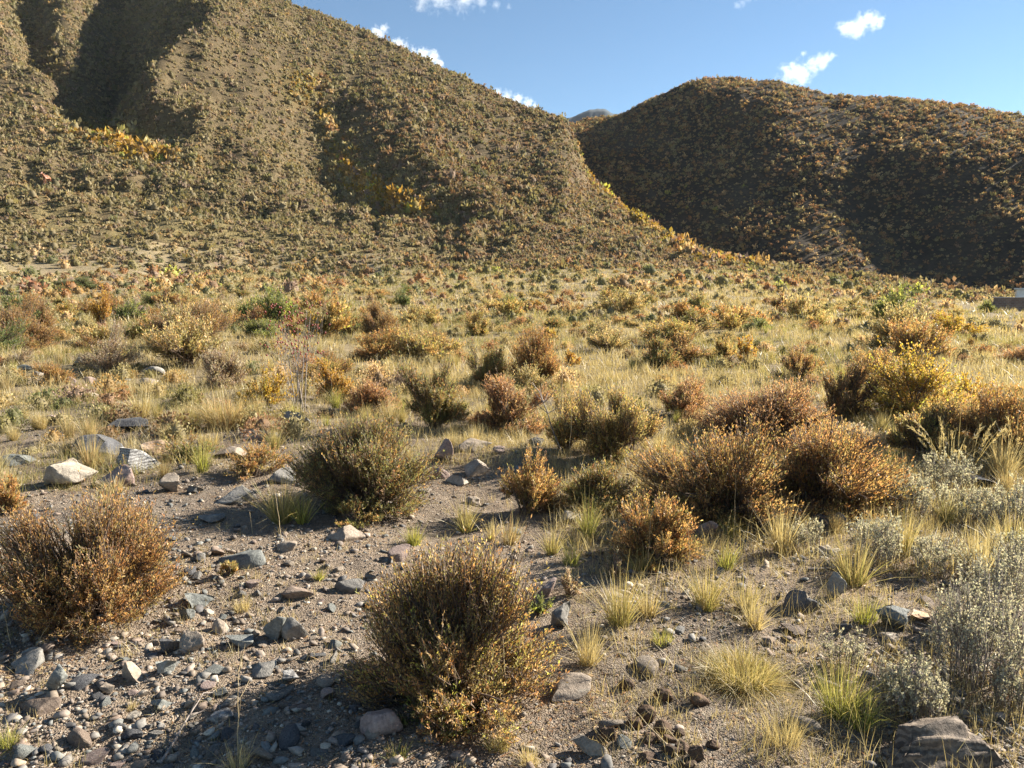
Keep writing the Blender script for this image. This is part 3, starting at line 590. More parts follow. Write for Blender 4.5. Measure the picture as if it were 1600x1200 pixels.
tag(r, 'tall bare bush with red hips and few amber leaves on the left', 'bush'); LAND.append((x, y, 'bare berry bush')); used.append((x, y, W * 0.3))
# small leafy herbs
for (px, py, w, top, kind, lab) in [(558, 822, 76, 782, 'olive', 'small grey-green leafy herb at the foot of the dense green dome shrub'),
                                    (700, 1130, 120, 1075, 'green', 'low green herb under the near side of the large front shrub'),
                                    (840, 960, 40, 915, 'green', 'slim green herb right of the large front shrub'),
                                    (890, 930, 40, 880, 'greyish', 'slim grey seeding herb before the shaded hollow'),
                                    (360, 900, 30, 870, 'gold', 'tiny yellow-green herb beside the flat dark stone'),
                                    (960, 905, 34, 860, 'greyish', 'thin grey-leaved herb at the edge of the shaded hollow')]:
    shrub(px, py, w, top, kind, lab, None, 'herb', clumps=14, stems=14, dens=0.35, tight=0.3)['category'] = 'herb'
# grey sage
def sage(px, py, w, top, label, phrase=None, stems=46, per=150):
    x, y, z, W, H, fw = spot(px, py, w, top); q = max(1.0, fw / 3.0)
    r = root('sage_plant', x, y, z); s, l = sage_meshes(int(px * 3 + py), W * 0.86, H, stems, int(per * 0.6), 0.012 * q ** 0.6, 0.0065 * q ** 0.6)
    obj('stems', s, r); obj('foliage', l, r); tag(r, label, 'plant', 'grey sage plants on the right'); used.append((x, y, W * 0.4)); LAND.append((x, y, phrase or label))
for a in [(1530, 1055, 170, 900, 'tall silvery grey sage plant above the big layered rock', 'tall sage plant', 80, 130),
          (1425, 1120, 120, 1020, 'silvery sage plant touching the left shoulder of the big layered rock', 'sage plant by the layered rock', 56, 130),
          (1585, 1105, 90, 1030, 'thin silvery sage plant at the right edge on dark soil', None, 30, 90),
          (1560, 965, 130, 850, 'leafy silvery sage plant at the right edge behind the tall sage plant', None, 60, 120),
          (1430, 800, 130, 740, 'pale grey sage plant under the golden shrub with the thick trunk', 'sage under the golden shrub', 60, 110),
          (1520, 815, 110, 760, 'pale grey sage plant in front of the dark capped stone', None, 50, 110),
          (1590, 830, 100, 750, 'pale grey sage plant at the right edge near the capped stone', None, 50, 110),
          (1370, 880, 110, 800, 'grey sage plant right of the dark round stones', None, 44, 110),
          (1470, 895, 110, 835, 'dusty grey sage plant right of the tall golden tussock', None, 50, 100),
          (1590, 900, 90, 820, 'wispy grey sage plant at the right edge above the leafy one', None, 40, 100),
          (1255, 860, 60, 805, 'tiny white-leaved sage plant before the dark round stones', None, 26, 90),
          (1320, 1040, 80, 985, 'sparse grey sage plant left of the blue-grey stone', None, 20, 70),
          (1480, 765, 100, 705, 'feathery grey sage plant at the foot of the tall seeding grass', None, 50, 100),
          (1545, 1000, 70, 930, 'small silvery sage plant behind the tall one', None, 30, 100)]: sage(*a)
# grass tussocks
G1 = dict(mix={'straw': 3, 'pale': 1.2, 'sgreen': 0.6}, foot={'sgreen': 2, 'straw': 1.2})
G2 = dict(mix={'straw': 2, 'sgreen': 2}, foot={'lime': 2, 'green': 1, 'sgreen': 1})
G3 = dict(mix={'khaki': 2, 'straw': 2, 'tan': 1}, foot={'brown': 2, 'khaki': 2})
G4 = dict(mix={'pale': 3, 'straw': 2}, foot={'straw': 2, 'khaki': 1})
def tuss(px, py, w, top, g, label, phrase=None, n=150, name='grass_tussock', group=None, **kw):
    x, y, z, W, H, fw = spot(px, py, w, top); r = obj(name, tussock_mesh(int(px * 11 + py), max(W, 0.05), H * 1.08, n, kw.pop('wid', max(0.0032, 0.0013 * fw)), **{**g, **kw}))
    r.location = (x, y, z); tag(r, label, 'grass', group); used.append((x, y, W * 0.3)); LAND.append((x, y, phrase or label))
for a in [(440, 816, 60, 728, G1, 'tall golden tussock at the shadow edge left of the dense green dome', 'golden tussock by the shadow', 150),
          (472, 818, 34, 752, G2, 'smaller greenish tussock leaning on the tall golden one by the shadow', None, 90),
          (646, 852, 40, 812, G2, 'short yellow-green tussock behind the large front shrub', None, 120),
          (727, 832, 34, 762, G1, 'narrow yellow tussock standing upright in the centre clearing', 'narrow upright tussock', 90),
          (768, 846, 22, 798, G4, 'thin straw tussock right of the narrow upright one', None, 50),
          (796, 852, 48, 798, G3, 'spiky brown-straw tussock in the centre', None, 90),
          (862, 866, 34, 812, G1, 'leaning yellow tussock beside the white stones', None, 90),
          (892, 884, 46, 834, G2, 'green reedy tussock at the edge of the shaded hollow', None, 70),
          (968, 976, 60, 878, G1, 'tall straw tussock below the small dark shrub', 'tall straw tussock', 150),
          (1012, 962, 46, 905, G4, 'paler tussock joined to the right of the tall straw one', None, 100),
          (1000, 892, 56, 842, G1, 'yellow tussock under the small dark shrub', None, 80),
          (1102, 952, 60, 872, G1, 'bright golden tussock right of the small dark shrub', 'bright golden tussock', 150),
          (1134, 888, 48, 838, G2, 'shaded olive tussock behind the bright golden one', None, 90),
          (1166, 952, 52, 892, G1, 'loose golden tussock left of the dark angular stone', None, 110),
          (1178, 982, 46, 915, G4, 'straw tussock with a pale stone at its foot', None, 100),
          (918, 1038, 50, 955, G4, 'upright straw tussock right of the large front shrub', 'straw tussock by the front shrub', 90),
          (1332, 912, 80, 824, G1, 'tall golden tussock behind the grey upright stone', 'golden tussock by the upright stone', 150),
          (1352, 972, 66, 915, G2, 'green-footed tussock beside the blue-grey stone', None, 110),
          (1412, 868, 46, 776, G1, 'tall thin golden tussock among the sage plants', 'thin tussock among the sage', 110),
          (1382, 780, 40, 735, G4, 'straw tussock between reddish shrub and sage', None, 70),
          (352, 668, 120, 606, G3, 'big brown-footed tussock of tall straw on the left', 'big brown-footed tussock', 420),
          (292, 668, 66, 616, G1, 'pale golden tussock left of the big brown-footed one', None, 160),
          (326, 694, 60, 668, G4, 'short bleached tussock in front of the big brown-footed one', None, 110),
          (222, 652, 44, 598, G4, 'tall bleached tussock behind the dark stones on the left', 'tall bleached tussock', 130),
          (178, 772, 46, 738, G4, 'ragged straw tussock between the cream and pinkish stones', None, 90),
          (1310, 1118, 90, 1000, G2, 'long leaning green-yellow tussock left of the big layered rock', 'leaning green tussock', 170),
          (1345, 1140, 70, 1050, G2, 'short bright green tussock touching the big layered rock', None, 120),
          (1225, 1165, 110, 1085, G4, 'loose straw tussock at the bottom right of the dung heap', None, 120),
          (778, 1172, 74, 1128, G1, 'short yellow tussock below the large front shrub', None, 110),
          (826, 1196, 60, 1158, G4, 'pale low tussock at the bottom edge below the front shrub', None, 90),
          (1532, 886, 60, 822, G1, 'golden tussock between the sage plants at the right edge', None, 110),
          (1492, 806, 46, 762, G2, 'green-yellow tussock among the pale sage', None, 90),
          (372, 1205, 80, 1140, G4, 'branching straw tussock at the bottom edge on the left', None, 50),
          (15, 1165, 50, 1120, G2, 'small yellow-green tussock at the lower left corner', None, 80),
          (205, 1110, 26, 1085, G4, 'tiny straw tuft in the gravel at the lower left', None, 36),
          (378, 955, 50, 930, G4, 'short yellow tuft in the middle of the stony clearing', 'yellow tuft in the clearing', 90),
          (500, 905, 30, 880, G2, 'small green-yellow tuft above the grey slab', None, 60),
          (1035, 1005, 60, 978, G2, 'low green-yellow tuft below the bright golden tussock', None, 90),
          (170, 790, 40, 750, G4, 'bleached grass sprouting over the orange shrub at the left edge', None, 60)]: tuss(*a)
tuss(1490, 740, 110, 642, G4, 'tall feathery seeding grass leaning before the golden rust shrub', 'tall seeding grass', 46, seeds=22, droop=0.45, spread=0.4)
tuss(1585, 735, 90, 635, G4, 'tall seeding grass at the right edge', None, 36, seeds=18, droop=0.5, spread=0.45)
tuss(1160, 1062, 190, 1002, G1, 'wide matted mound of yellow grass right of the dung heap', 'matted grass mound', 900, spread=0.95, droop=0.5, name='grass_mat')
tuss(620, 1185, 60, 1150, G2, 'low green tuft in the shadow of the front shrub', None, 50)
# dry stems and straws
def stem(px, py, tx, ty, label, r=0.0022, lean_y=0.0, twigs=0, name='dry_stem', D2=None):
    x, y = hit(px, py); z = float(hgt(x, y)); D = math.hypot(x, y)
    if D2 is None:
        rx, ry, rz = ray(tx, ty); k = (y + lean_y) / ry; e = np.array([rx * k, ry * k, EYE + rz * k])
    else:
        ex, ey = hit(tx, ty); e = np.array([ex, ey, float(hgt(ex, ey)) + D2])
    b = np.array([x, y, z - 0.01 if D2 is None else z + 0.012]); t = np.linspace(0, 1, 7)[:, None]; rng = np.random.default_rng(int(px * 3 + py))
    P = b + (e - b) * t + rng.normal(0, 0.012, (7, 3)) * np.linalg.norm(e - b) * t * (1.3 - t)
    PL = [P - b]
    o0 = (P - b)[None]; v, f = tubes(o0, np.array([r]), np.array([r * 0.5]), 4)
    if twigs:
        s = P[rng.integers(3, 7, twigs)] - b; d = unit(rng.normal(0, 0.6, (twigs, 3)) + unit(e - b)); L = rng.uniform(0.1, 0.28, (twigs, 1)) * np.linalg.norm(e - b)
        tv, tf = tubes(np.stack([s, s + d * L * 0.5, s + d * L + np.array([0, 0, 0.01])], 1), np.full(twigs, r * 0.6), np.full(twigs, r * 0.35), 3)
        f = np.concatenate([f, tf + len(v)]); v = np.concatenate([v, tv])
    o = obj(name, np_mesh(name, v, f, M_STRAW if name == 'dry_stem' else M_GREYBARK, None, True)); o.location = b; tag(o, label, 'stem' if name == 'dry_stem' else 'branch')
for a in [(1178, 805, 1180, 690, 'tall dry flower stem standing before the wide rust shrub'), (1146, 860, 1150, 742, 'thin dry stem left of the tall flower stem'),
          (1228, 880, 1235, 800, 'thin dry stem left of the dark round stones'), (745, 1110, 738, 968, 'red-brown dry stem leaning on the large front shrub'),
          (792, 1100, 782, 930, 'pale dry stem against the right side of the large front shrub'), (1368, 1060, 1395, 930, 'orange dry stem left of the sage above the layered rock'),
          (1352, 1010, 1378, 900, 'straw stem crossing in front of the blue-grey stone'), (372, 1190, 372, 1050, 'pale stalk rising in the shadow at the bottom left', 0.0022, 0.0, 6),
          (18, 1010, 2, 935, 'dry curved stem at the left edge under the orange shrub'), (55, 1010, 95, 945, 'straw stem leaning right under the orange shrub'),
          (875, 705, 880, 540, 'very tall straw stem by the thin shrub with pale sticks', 0.004), (890, 740, 893, 640, 'straw stem right of the low red-tipped shrub', 0.003),
          (1010, 900, 1018, 800, 'straw stem in front of the small dark shrub'), (1080, 905, 1075, 815, 'seeding stem right of the small dark shrub'),
          (440, 845, 430, 770, 'thin curved dry stem in the shadow left of the dome shrub'), (395, 835, 390, 800, 'short dry stem in the long shadow'),
          (1440, 870, 1448, 780, 'thin stem among the pale sage'), (1290, 930, 1262, 830, 'dry stem behind the dark angular stone')]: stem(*a)
stem(1088, 1203, 945, 1025, 'long pale straw lying across the dung heap', 0.0024, D2=0.03); stem(1070, 1200, 985, 1128, 'shorter pale straw lying across the dung heap', 0.003, D2=0.06)
stem(250, 1200, 318, 1095, 'forked grey dead branch lying at the bottom left', 0.005, twigs=3, name='dead_branch', D2=0.03)
stem(1262, 893, 1345, 891, 'pale straight stick lying behind the dark angular stone', 0.008, name='dead_branch', D2=0.02)
stem(1180, 745, 1100, 700, 'grey dead branch inside the wide rust shrub', 0.004, twigs=6, name='dead_branch')
stem(880, 712, 842, 612, 'pale bare stick leaning left beside the tall open shrub', 0.008, twigs=8, name='dead_branch')
# rocks from the photograph
def rock(px, py, w, h, mat, label, phrase=None, flat=0.8, sub=4, cuts=10, rough=0.10, tilt=0.12, ridges=0.0, name='rock', lo_=0.22, hi_=0.66):
    x, y = hit(px, py); z = float(hgt(x, y)); fw = y * CP - (z - EYE) * SP; dep = math.atan2(EYE - z, math.hypot(x, y))
    W = w * fw / F; Dp = W * flat; hh = h * fw / F
    Hh = max(0.30 * W if flat > 0.6 else 0.12 * W, (hh - Dp * math.sin(dep) * 0.75) / max(0.3, math.cos(dep)))
    rng = random.Random(int(px * 5 + py)); ang = rng.uniform(-0.4, 0.4)
    V, Fc = rock_shape(int(px * 17 + py * 3), sub, cuts, rough, ridges, lo_, hi_); V = V * np.array([W, Dp, Hh * 1.28]); V[:, 2] -= 0.24 * Hh
    k = Dp * 0.35 * np.array([x, y]) / math.hypot(x, y)
    o = obj(name, np_mesh(name, V, Fc, mat if not isinstance(mat, str) else RM[mat], None, False)); o.location = (x + k[0], y + k[1], z - 0.004); o.rotation_euler = (rng.uniform(-tilt, tilt), rng.uniform(-tilt, tilt), ang)
    tag(o, label, 'stone' if name == 'rock' else 'dung'); used.append((x, y, W * 0.45))
    if phrase: LAND.append((x, y, phrase))
    return o
for a in [(218, 738, 66, 42, 'striped', 'grey boulder with white stripes on the left', 'white-striped boulder'), (245, 708, 54, 26, 'orange', 'orange and white stone behind the striped boulder', 'orange stone'),
          (150, 712, 84, 36, 'dark', 'broad dark grey weathered boulder left of the striped one', 'dark weathered boulder'), (205, 674, 62, 24, 'dark', 'dark flat stone deep in grass behind the orange stone'),
          (112, 762, 80, 50, 'cream', 'cream rounded stone above the orange shrub at the left edge', 'cream stone'), (186, 762, 52, 38, 'pink', 'pinkish rounded stone below the striped boulder'),
          (268, 770, 42, 30, 'tan', 'tan rounded stone right of the pinkish one'), (465, 668, 42, 28, 'grey', 'grey-pink boulder under the bare berry bush', 'boulder under the berry bush'),
          (425, 688, 30, 16, 'grey', 'small grey stone left of the dense green dome shrub'), (396, 688, 52, 14, 'tan', 'flat tan stone next to the small grey one above the clearing'),
          (362, 716, 54, 22, 'tan', 'flat tan stone among low red-green leaves'), (370, 788, 62, 32, 'grey', 'angular grey stone at the top of the long shadow', 'grey stone at the long shadow'),
          (330, 818, 42, 14, 'grey', 'flat grey stone inside the long shadow'), (440, 756, 52, 28, 'grey', 'rounded grey stone behind the golden tussock by the shadow'),
          (30, 728, 54, 22, 'slate', 'greenish flat stone at the left edge in grass'), (85, 660, 40, 14, 'pink', 'pink flat stone in the grass on the far left'),
          (378, 888, 72, 22, 'slate', 'long flat dark grey stone in the clearing', 'long flat stone in the clearing'), (450, 862, 32, 18, 'tan', 'tan rounded stone right of the long flat one'),
          (341, 870, 26, 17, 'brown', 'brown stone above the long flat one in the clearing'), (540, 846, 62, 20, 'tan', 'flat tan-grey stone before the dome shrub'),
          (547, 928, 46, 28, 'grey', 'smooth grey slab left of the large front shrub', 'smooth grey slab'), (466, 938, 50, 24, 'brown', 'brownish tilted stone in the middle of the clearing'),
          (462, 1002, 46, 44, 'grey', 'right half of a split grey slab', 'split grey slab'), (434, 1004, 36, 46, 'slate', 'left half of a split grey slab, darker on its left face'),
          (300, 1018, 46, 36, 'tan', 'tan blocky stone in the stone cluster', 'tan blocky stone'), (268, 1022, 36, 32, 'dark', 'dark slate wedge left of the tan blocky stone'),
          (346, 992, 28, 26, 'tan', 'upright tan cobble right of the tan blocky stone'), (376, 1014, 50, 28, 'slate', 'blue-grey slate stone right of the tan blocky one'),
          (262, 1056, 32, 30, 'slate', 'green-grey slate chip below the dark slate wedge'), (212, 1066, 46, 40, 'tan', 'rounded tan-grey cobble with a dark underside', 'tan-grey cobble'),
          (92, 1084, 34, 54, 'slate', 'pale greenish slab standing on edge at the lower left', 'pale greenish slab'), (40, 1050, 78, 36, 'grey', 'broad grey slab at the left edge under the orange shrub'),
          (62, 1116, 62, 30, 'brown', 'brown half-buried stone below the pale greenish slab'), (306, 952, 46, 24, 'slate', 'slate stone above the stone cluster'),
          (292, 968, 26, 24, 'slate', 'small slate chip under the slate stone above the cluster'), (412, 1060, 44, 26, 'grey', 'grey stone below the split slab'),
          (452, 1070, 30, 22, 'striped', 'speckled round stone at the shadow edge'), (255, 1112, 36, 24, 'slate', 'slate stone in the gravel below the tan-grey cobble'),
          (300, 1110, 24, 22, 'tan', 'tan stone right of the slate stone in the gravel'), (226, 1090, 18, 14, 'tan', 'small sandy stone left in the gravel below the cobble'),
          (346, 1130, 36, 24, 'striped', 'lichen-spotted stone at the left end of the front shadow'), (210, 1128, 20, 16, 'cream', 'small cream stone at the lower left'),
          (364, 1106, 22, 22, 'tan', 'rounded yellowish stone at the shadow edge'), (325, 962, 20, 12, 'cream', 'small pale stone beside the slate stones'),
          (596, 1150, 68, 48, 'pink', 'pinkish layered stone in the shadow of the front shrub', 'pink stone in the front shadow'), (888, 1092, 78, 44, 'tan', 'tan slanted slab right of the large front shrub', 'tan slanted slab'),
          (856, 935, 36, 32, 'pink', 'pale pink stone behind the large front shrub'), (878, 985, 36, 44, 'grey', 'pale blue-grey shard right of the large front shrub'),
          (695, 722, 32, 40, 'pink', 'pointed pink stone right of the dense green dome', 'pointed pink stone'), (745, 742, 38, 26, 'tan', 'tan block right of the pointed pink stone'),
          (714, 758, 38, 18, 'cream', 'pale stone in front of the pointed pink one'), (690, 750, 30, 22, 'pink', 'pinkish stone at the foot of the dense green dome'),
          (742, 706, 54, 14, 'tan', 'flat tan stone behind the tan block'), (838, 696, 26, 16, 'grey', 'pale grey stone under the thin shrub'),
          (900, 816, 42, 22, 'cream', 'white stone between the low olive shrub and the hollow', 'white stone by the hollow'), (920, 828, 24, 14, 'cream', 'smaller white stone touching the larger white one'),
          (950, 850, 28, 18, 'grey', 'pale grey stone inside the shaded hollow'), (740, 790, 26, 16, 'tan', 'tan stone below the tan block'),
          (1253, 958, 56, 42, 'dark', 'dark angular stone on the right', 'dark angular stone'), (1304, 934, 30, 42, 'grey', 'grey upright stone behind the dark angular one', 'grey upright stone'),
          (1103, 838, 30, 28, 'pink', 'round purplish stone under the wide rust shrub'), (1244, 818, 28, 26, 'dark', 'leftmost of the three dark round stones under the reddish shrub', 'dark round stones'),
          (1284, 826, 32, 24, 'dark', 'middle one of the three dark round stones under the reddish shrub'), (1312, 828, 30, 30, 'dark', 'rightmost of the three dark round stones under the reddish shrub'),
          (1395, 984, 52, 42, 'slate', 'blue-grey pointed stone left of the tall sage', 'blue-grey stone'), (1436, 972, 38, 18, 'orange', 'orange flat stone right of the blue-grey one'),
          (1390, 1002, 32, 14, 'tan', 'tan stone in front of the blue-grey one'), (1318, 988, 22, 18, 'dark', 'small dark stone left of the blue-grey one'),
          (1530, 762, 46, 22, 'dark', 'dark capped stone among the pale sage at the right', 'dark capped stone'), (1573, 1006, 18, 15, 'tan', 'rounded tan stone on dark soil at the right edge'),
          (920, 1182, 54, 36, 'cream', 'cream angular stone left of the dung heap', 'cream angular stone'), (1300, 870, 34, 16, 'cream', 'pale split stone in front of the dark round stones'),
          (1285, 868, 26, 18, 'tan', 'tan stone beside the pale split stone'), (1170, 972, 18, 12, 'cream', 'little white stone at the foot of a straw tussock'),
          (1062, 990, 20, 14, 'grey', 'grey stone left of the loose golden tussock'), (1200, 1010, 24, 16, 'brown', 'brown stone below the dark angular one'),
          (1240, 1018, 26, 14, 'tan', 'tan flat stone below the dark angular one'), (1330, 1075, 26, 14, 'cream', 'pale flat stone left of the sage by the layered rock'),
          (1090, 680, 22, 16, 'pink', 'pale stone between the open shrub and the pale red shrub')]: rock(*a)
rock(1442, 1215, 200, 100, 'layered', 'big brown layered rock at the bottom right', 'big layered rock', 0.75, 5, 8, 0.14, 0.08, 0.30)
for a in [(936, 494, 26, 7, 'cream', 'white flat stone far out on the plain'), (1380, 555, 26, 8, 'cream', 'white stone behind the bright yellow shrub'), (1553, 547, 30, 9, 'cream', 'white stone on the right plain'),
          (1580, 550, 24, 7, 'grey', 'pale grey stone on the plain at the right edge'), (123, 572, 18, 15, 'grey', 'pale round stone left of the willowy grey shrub'), (110, 600, 20, 12, 'pink', 'pinkish stone in grass below the willowy shrub'),
          (140, 600, 14, 12, 'pink', 'small pink stone right of the pinkish one'), (238, 588, 36, 17, 'grey', 'grey block right of the willowy shrub', 'grey block on the left plain'), (228, 604, 40, 10, 'tan', 'flat tan stone before the grey block'),
          (40, 580, 22, 11, 'slate', 'bluish stone on the left plain'), (60, 588, 16, 8, 'cream', 'pale stone right of the bluish one'), (140, 620, 26, 10, 'tan', 'half-buried tan stone in the left grass')]: rock(*a, sub=3)
# dung clods
DUNG = [(975, 1080, 24, 22, 'lone dung clod furthest left and back from the heap'), (1034, 1100, 30, 26, 'large dung clod behind the heap'), (1090, 1106, 32, 24, 'separate dung clod right of the heap'),
        (953, 1158, 26, 24, 'orange-brown dung clod left of the heap'), (1012, 1132, 32, 30, 'topmost dark dung clod of the heap'), (1034, 1146, 30, 24, 'dung clod in the middle of the heap under the long straw'),
        (1018, 1164, 30, 22, 'tan-edged dung clod left in the heap'), (1046, 1166, 28, 18, 'pale brown dung clod at the heap centre'), (1066, 1178, 30, 20, 'smooth dung clod right in the heap'),
        (1048, 1188, 30, 24, 'smooth dung clod at the front of the heap'), (1086, 1188, 26, 28, 'dung clod with a dark shadow at the right end of the heap'), (1012, 1192, 30, 18, 'ragged dung clod at the front left of the heap'),
        (1075, 1204, 30, 18, 'lowest dung clod at the bottom edge'), (1112, 1172, 22, 18, 'small dark dung clod just right of the heap'), (992, 1140, 26, 24, 'dark dung clod at the left end of the heap'), (1062, 1154, 20, 16, 'small dung clod at the back right of the heap')]
for (px, py, w, h, lab) in DUNG: tag(rock(px, py, w, h, M_DUNG, lab, None, 0.8, 4, 6, 0.16, 0.5, name='dung_clod', lo_=0.62, hi_=0.92), group='heap of dung')
LAND.append((*hit(1040, 1165), 'dung heap'))
# ------------------------------------------------------------------ labels for the many: by look and by the nearest landmark
ORD = ['', 'second ', 'third ', 'fourth ', 'fifth ', 'sixth ', 'seventh ', 'eighth ', 'ninth ', 'tenth ', 'eleventh ', 'twelfth ']
PEND = []
SHORT = [(a, b, c) for (a, b, c) in LAND if len(c.split()) <= 6]
def later(o, look_, cat, x, y, group): PEND.append((o, look_, cat, x, y, group))
def flush_labels():
    buckets = {}
    for (o, lk, cat, x, y, grp) in PEND:
        best = min(SHORT, key=lambda L: (L[0] - x) ** 2 + (L[1] - y) ** 2); dx, dy = x - best[0], y - best[1]
        rel = ('right of' if dx > 0 else 'left of') if abs(dx) > abs(dy) * 0.7 else ('behind' if dy > 0 else 'in front of')
        buckets.setdefault((lk, rel, best[2]), []).append((dx * dx + dy * dy, o, cat, grp))
    for (lk, rel, ph), L in buckets.items():
        L.sort(key=lambda t: t[0])
        for i, (_, o, cat, grp) in enumerate(L):
            w = f'{lk} {rel} the {ph}' if len(L) == 1 else (f'{lk} {rel} the {ph}, {ORD[i]}nearest of them' if i < len(ORD) else f'{lk} far {rel} the {ph}'); w = ' '.join(w.split()[:16])
            tag(o, w, cat, grp)
def free(x, y, r):
    return all((x - a) ** 2 + (y - b) ** 2 > (r + c) ** 2 for a, b, c in used)
def dup(r, loc, rz, s):
    c = r.copy(); col.objects.link(c); c.location = loc; c.rotation_euler = (0, 0, rz); c.scale = (s[0], s[0], s[1])
    for ch in r.children:
        d = ch.copy(); col.objects.link(d); d.parent = c
    return c
rnd = random.Random(77); nrg = np.random.default_rng(77)
LOOK = {'rusty': 'rusty olive shrub', 'orange': 'red-brown shrub', 'olive': 'olive green shrub', 'gold': 'yellow-olive shrub', 'pink': 'pinkish tan shrub', 'brown': 'brown shrub',
        'amber': 'orange-leaved shrub', 'yellow': 'yellow shrub', 'green': 'green shrub', 'dark': 'dark green shrub', 'khaki': 'khaki shrub', 'greyish': 'greyish twiggy shrub'}
WEIGHT = {'rusty': 3, 'orange': 1.3, 'olive': 3, 'gold': 4, 'pink': 1, 'brown': 3, 'amber': 0.5, 'yellow': 0.0001, 'green': 1.2, 'dark': 0.6, 'khaki': 5, 'greyish': 2.5}
# shrubs over the plain: the 225 nearest as objects, the rest with the far scrub
spots_ = []
while len(spots_) < 760:
    D = math.sqrt(rnd.uniform(9.5 ** 2, 104 ** 2)); a = rnd.uniform(R_(-37), R_(37)); x, y = D * math.sin(a), D * math.cos(a)
    W = rnd.choice([0.7, 0.9, 1.1, 1.4, 1.8]) * rnd.uniform(0.8, 1.2)
    if D < 16: W *= 0.7
    if float(fbm(x / 9, y / 9, 55, 2)) < -0.35 and rnd.random() < 0.7: continue
    if not free(x, y, W * 0.25) or (D > 38 and D < 72 and a > R_(30)): continue
    if D > 40: W *= 0.8
    spots_.append((D, x, y, W)); used.append((x, y, W * 0.3))
spots_.sort()
protos = {}
kinds = list(WEIGHT); kw_ = [WEIGHT[k] for k in kinds]
FARSC = []
for i, (D, x, y, W) in enumerate(spots_):
    k = rnd.choices(kinds, kw_)[0]; z = float(hgt(x, y))
    if k in ('yellow', 'amber'): W *= 0.55
    if i >= 225: FARSC.append((x, y, z, W, k)); continue
    tier = 0 if D < 22 else 1
    key = (k, tier, i % 2)
    if key not in protos:
        r = root('shrub', x, y, z); nl, L = ((11000, 0.03) if tier == 0 else (4200, 0.05))
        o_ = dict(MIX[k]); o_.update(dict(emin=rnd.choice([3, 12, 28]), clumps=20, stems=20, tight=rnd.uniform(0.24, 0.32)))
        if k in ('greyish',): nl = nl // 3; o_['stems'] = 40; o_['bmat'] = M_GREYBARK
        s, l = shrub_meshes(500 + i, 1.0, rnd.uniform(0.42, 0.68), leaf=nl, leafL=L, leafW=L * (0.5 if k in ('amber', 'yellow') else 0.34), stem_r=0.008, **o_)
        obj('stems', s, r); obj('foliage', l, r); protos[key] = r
        r.scale = (W, W, W); r.rotation_euler = (0, 0, rnd.uniform(0, 6.28))
    else:
        sc_ = W; r = dup(protos[key], (x, y, z), rnd.uniform(0, 6.28), (W, W * rnd.uniform(0.75, 1.2)))
    later(r, ('small ' if W < 0.9 else 'broad ' if W > 1.5 else '') + LOOK[k], 'shrub', x, y, 'shrubs scattered over the plain')
# tussocks over the plain
tp = []
for j, g in enumerate((G1, G2, G3, G4)):
    for q in range(2): tp.append((tussock_mesh(300 + j * 7 + q, 0.5, 1.0, 120, 0.016, spread=0.33, levels=4, **g), ('golden tussock', 'yellow-green tussock', 'brown-footed tussock', 'bleached tussock')[j]))
cnt = 0
while cnt < 245:
    D = rnd.uniform(4.6, 10) if cnt < 90 else rnd.uniform(8, 26); a = rnd.uniform(R_(-36), R_(36)); x, y = D * math.sin(a), D * math.cos(a)
    if D < 6.5 and -3 < x < 0.4: continue
    if not free(x, y, 0.03): continue
    H = rnd.uniform(0.18, 0.42); me, lk = rnd.choice(tp); o = obj('grass_tussock', me); o.location = (x, y, float(hgt(x, y))); s = H * rnd.uniform(0.7, 1.2); o.scale = (s, s, H); o.rotation_euler = (0, 0, rnd.uniform(0, 6.28))
    later(o, ('tall ' if H > 0.34 else 'short ' if H < 0.24 else '') + lk, 'grass', x, y, 'grass tussocks over the plain'); used.append((x, y, 0.05)); cnt += 1
# loose stones
rp = []
for mname, look_, wgt in (('grey', 'grey stone', 4), ('slate', 'bluish slate stone', 4), ('tan', 'tan stone', 4), ('brown', 'brown stone', 3), ('dark', 'dark stone', 2), ('pink', 'pinkish stone', 1.5), ('cream', 'pale cream stone', 1)):
    for q in range(3): rp.append((rock_mesh(len(rp) * 31 + 5, RM[mname], 3, cuts=8, rough=0.06), look_, wgt))
cnt = 0; tries = 0
while cnt < 190 and tries < 9000:
    tries += 1
    near = cnt < 135
    if near: px, py = rnd.gauss(300, 190), rnd.uniform(840, 1210)
    else: px, py = rnd.uniform(0, 1600), rnd.uniform(560, 1190)
    if not (-20 < px < 1620): continue
    if near and px > 620: continue
    x, y = hit(px, py); w = min(0.16, 0.035 * math.exp(abs(rnd.gauss(0, 0.65)))) * (1.0 if near else 1.6)
    if not free(x, y, w * 0.35): continue
    me, lk, _ = rnd.choices(rp, [t[2] for t in rp])[0]; o = obj('rock', me); fl = rnd.uniform(0.25, 0.7)
    o.location = (x, y, float(hgt(x, y)) - 0.3 * w * fl); o.scale = (w, w * rnd.uniform(0.55, 1), w * fl); o.rotation_euler = (rnd.uniform(-0.2, 0.2), rnd.uniform(-0.2, 0.2), rnd.uniform(0, 6.28))
    later(o, ('flat ' if fl < 0.36 else 'blocky ' if fl > 0.58 else '') + lk, 'stone', x, y, 'loose stones on the ground'); used.append((x, y, w * 0.5)); cnt += 1
flush_labels()

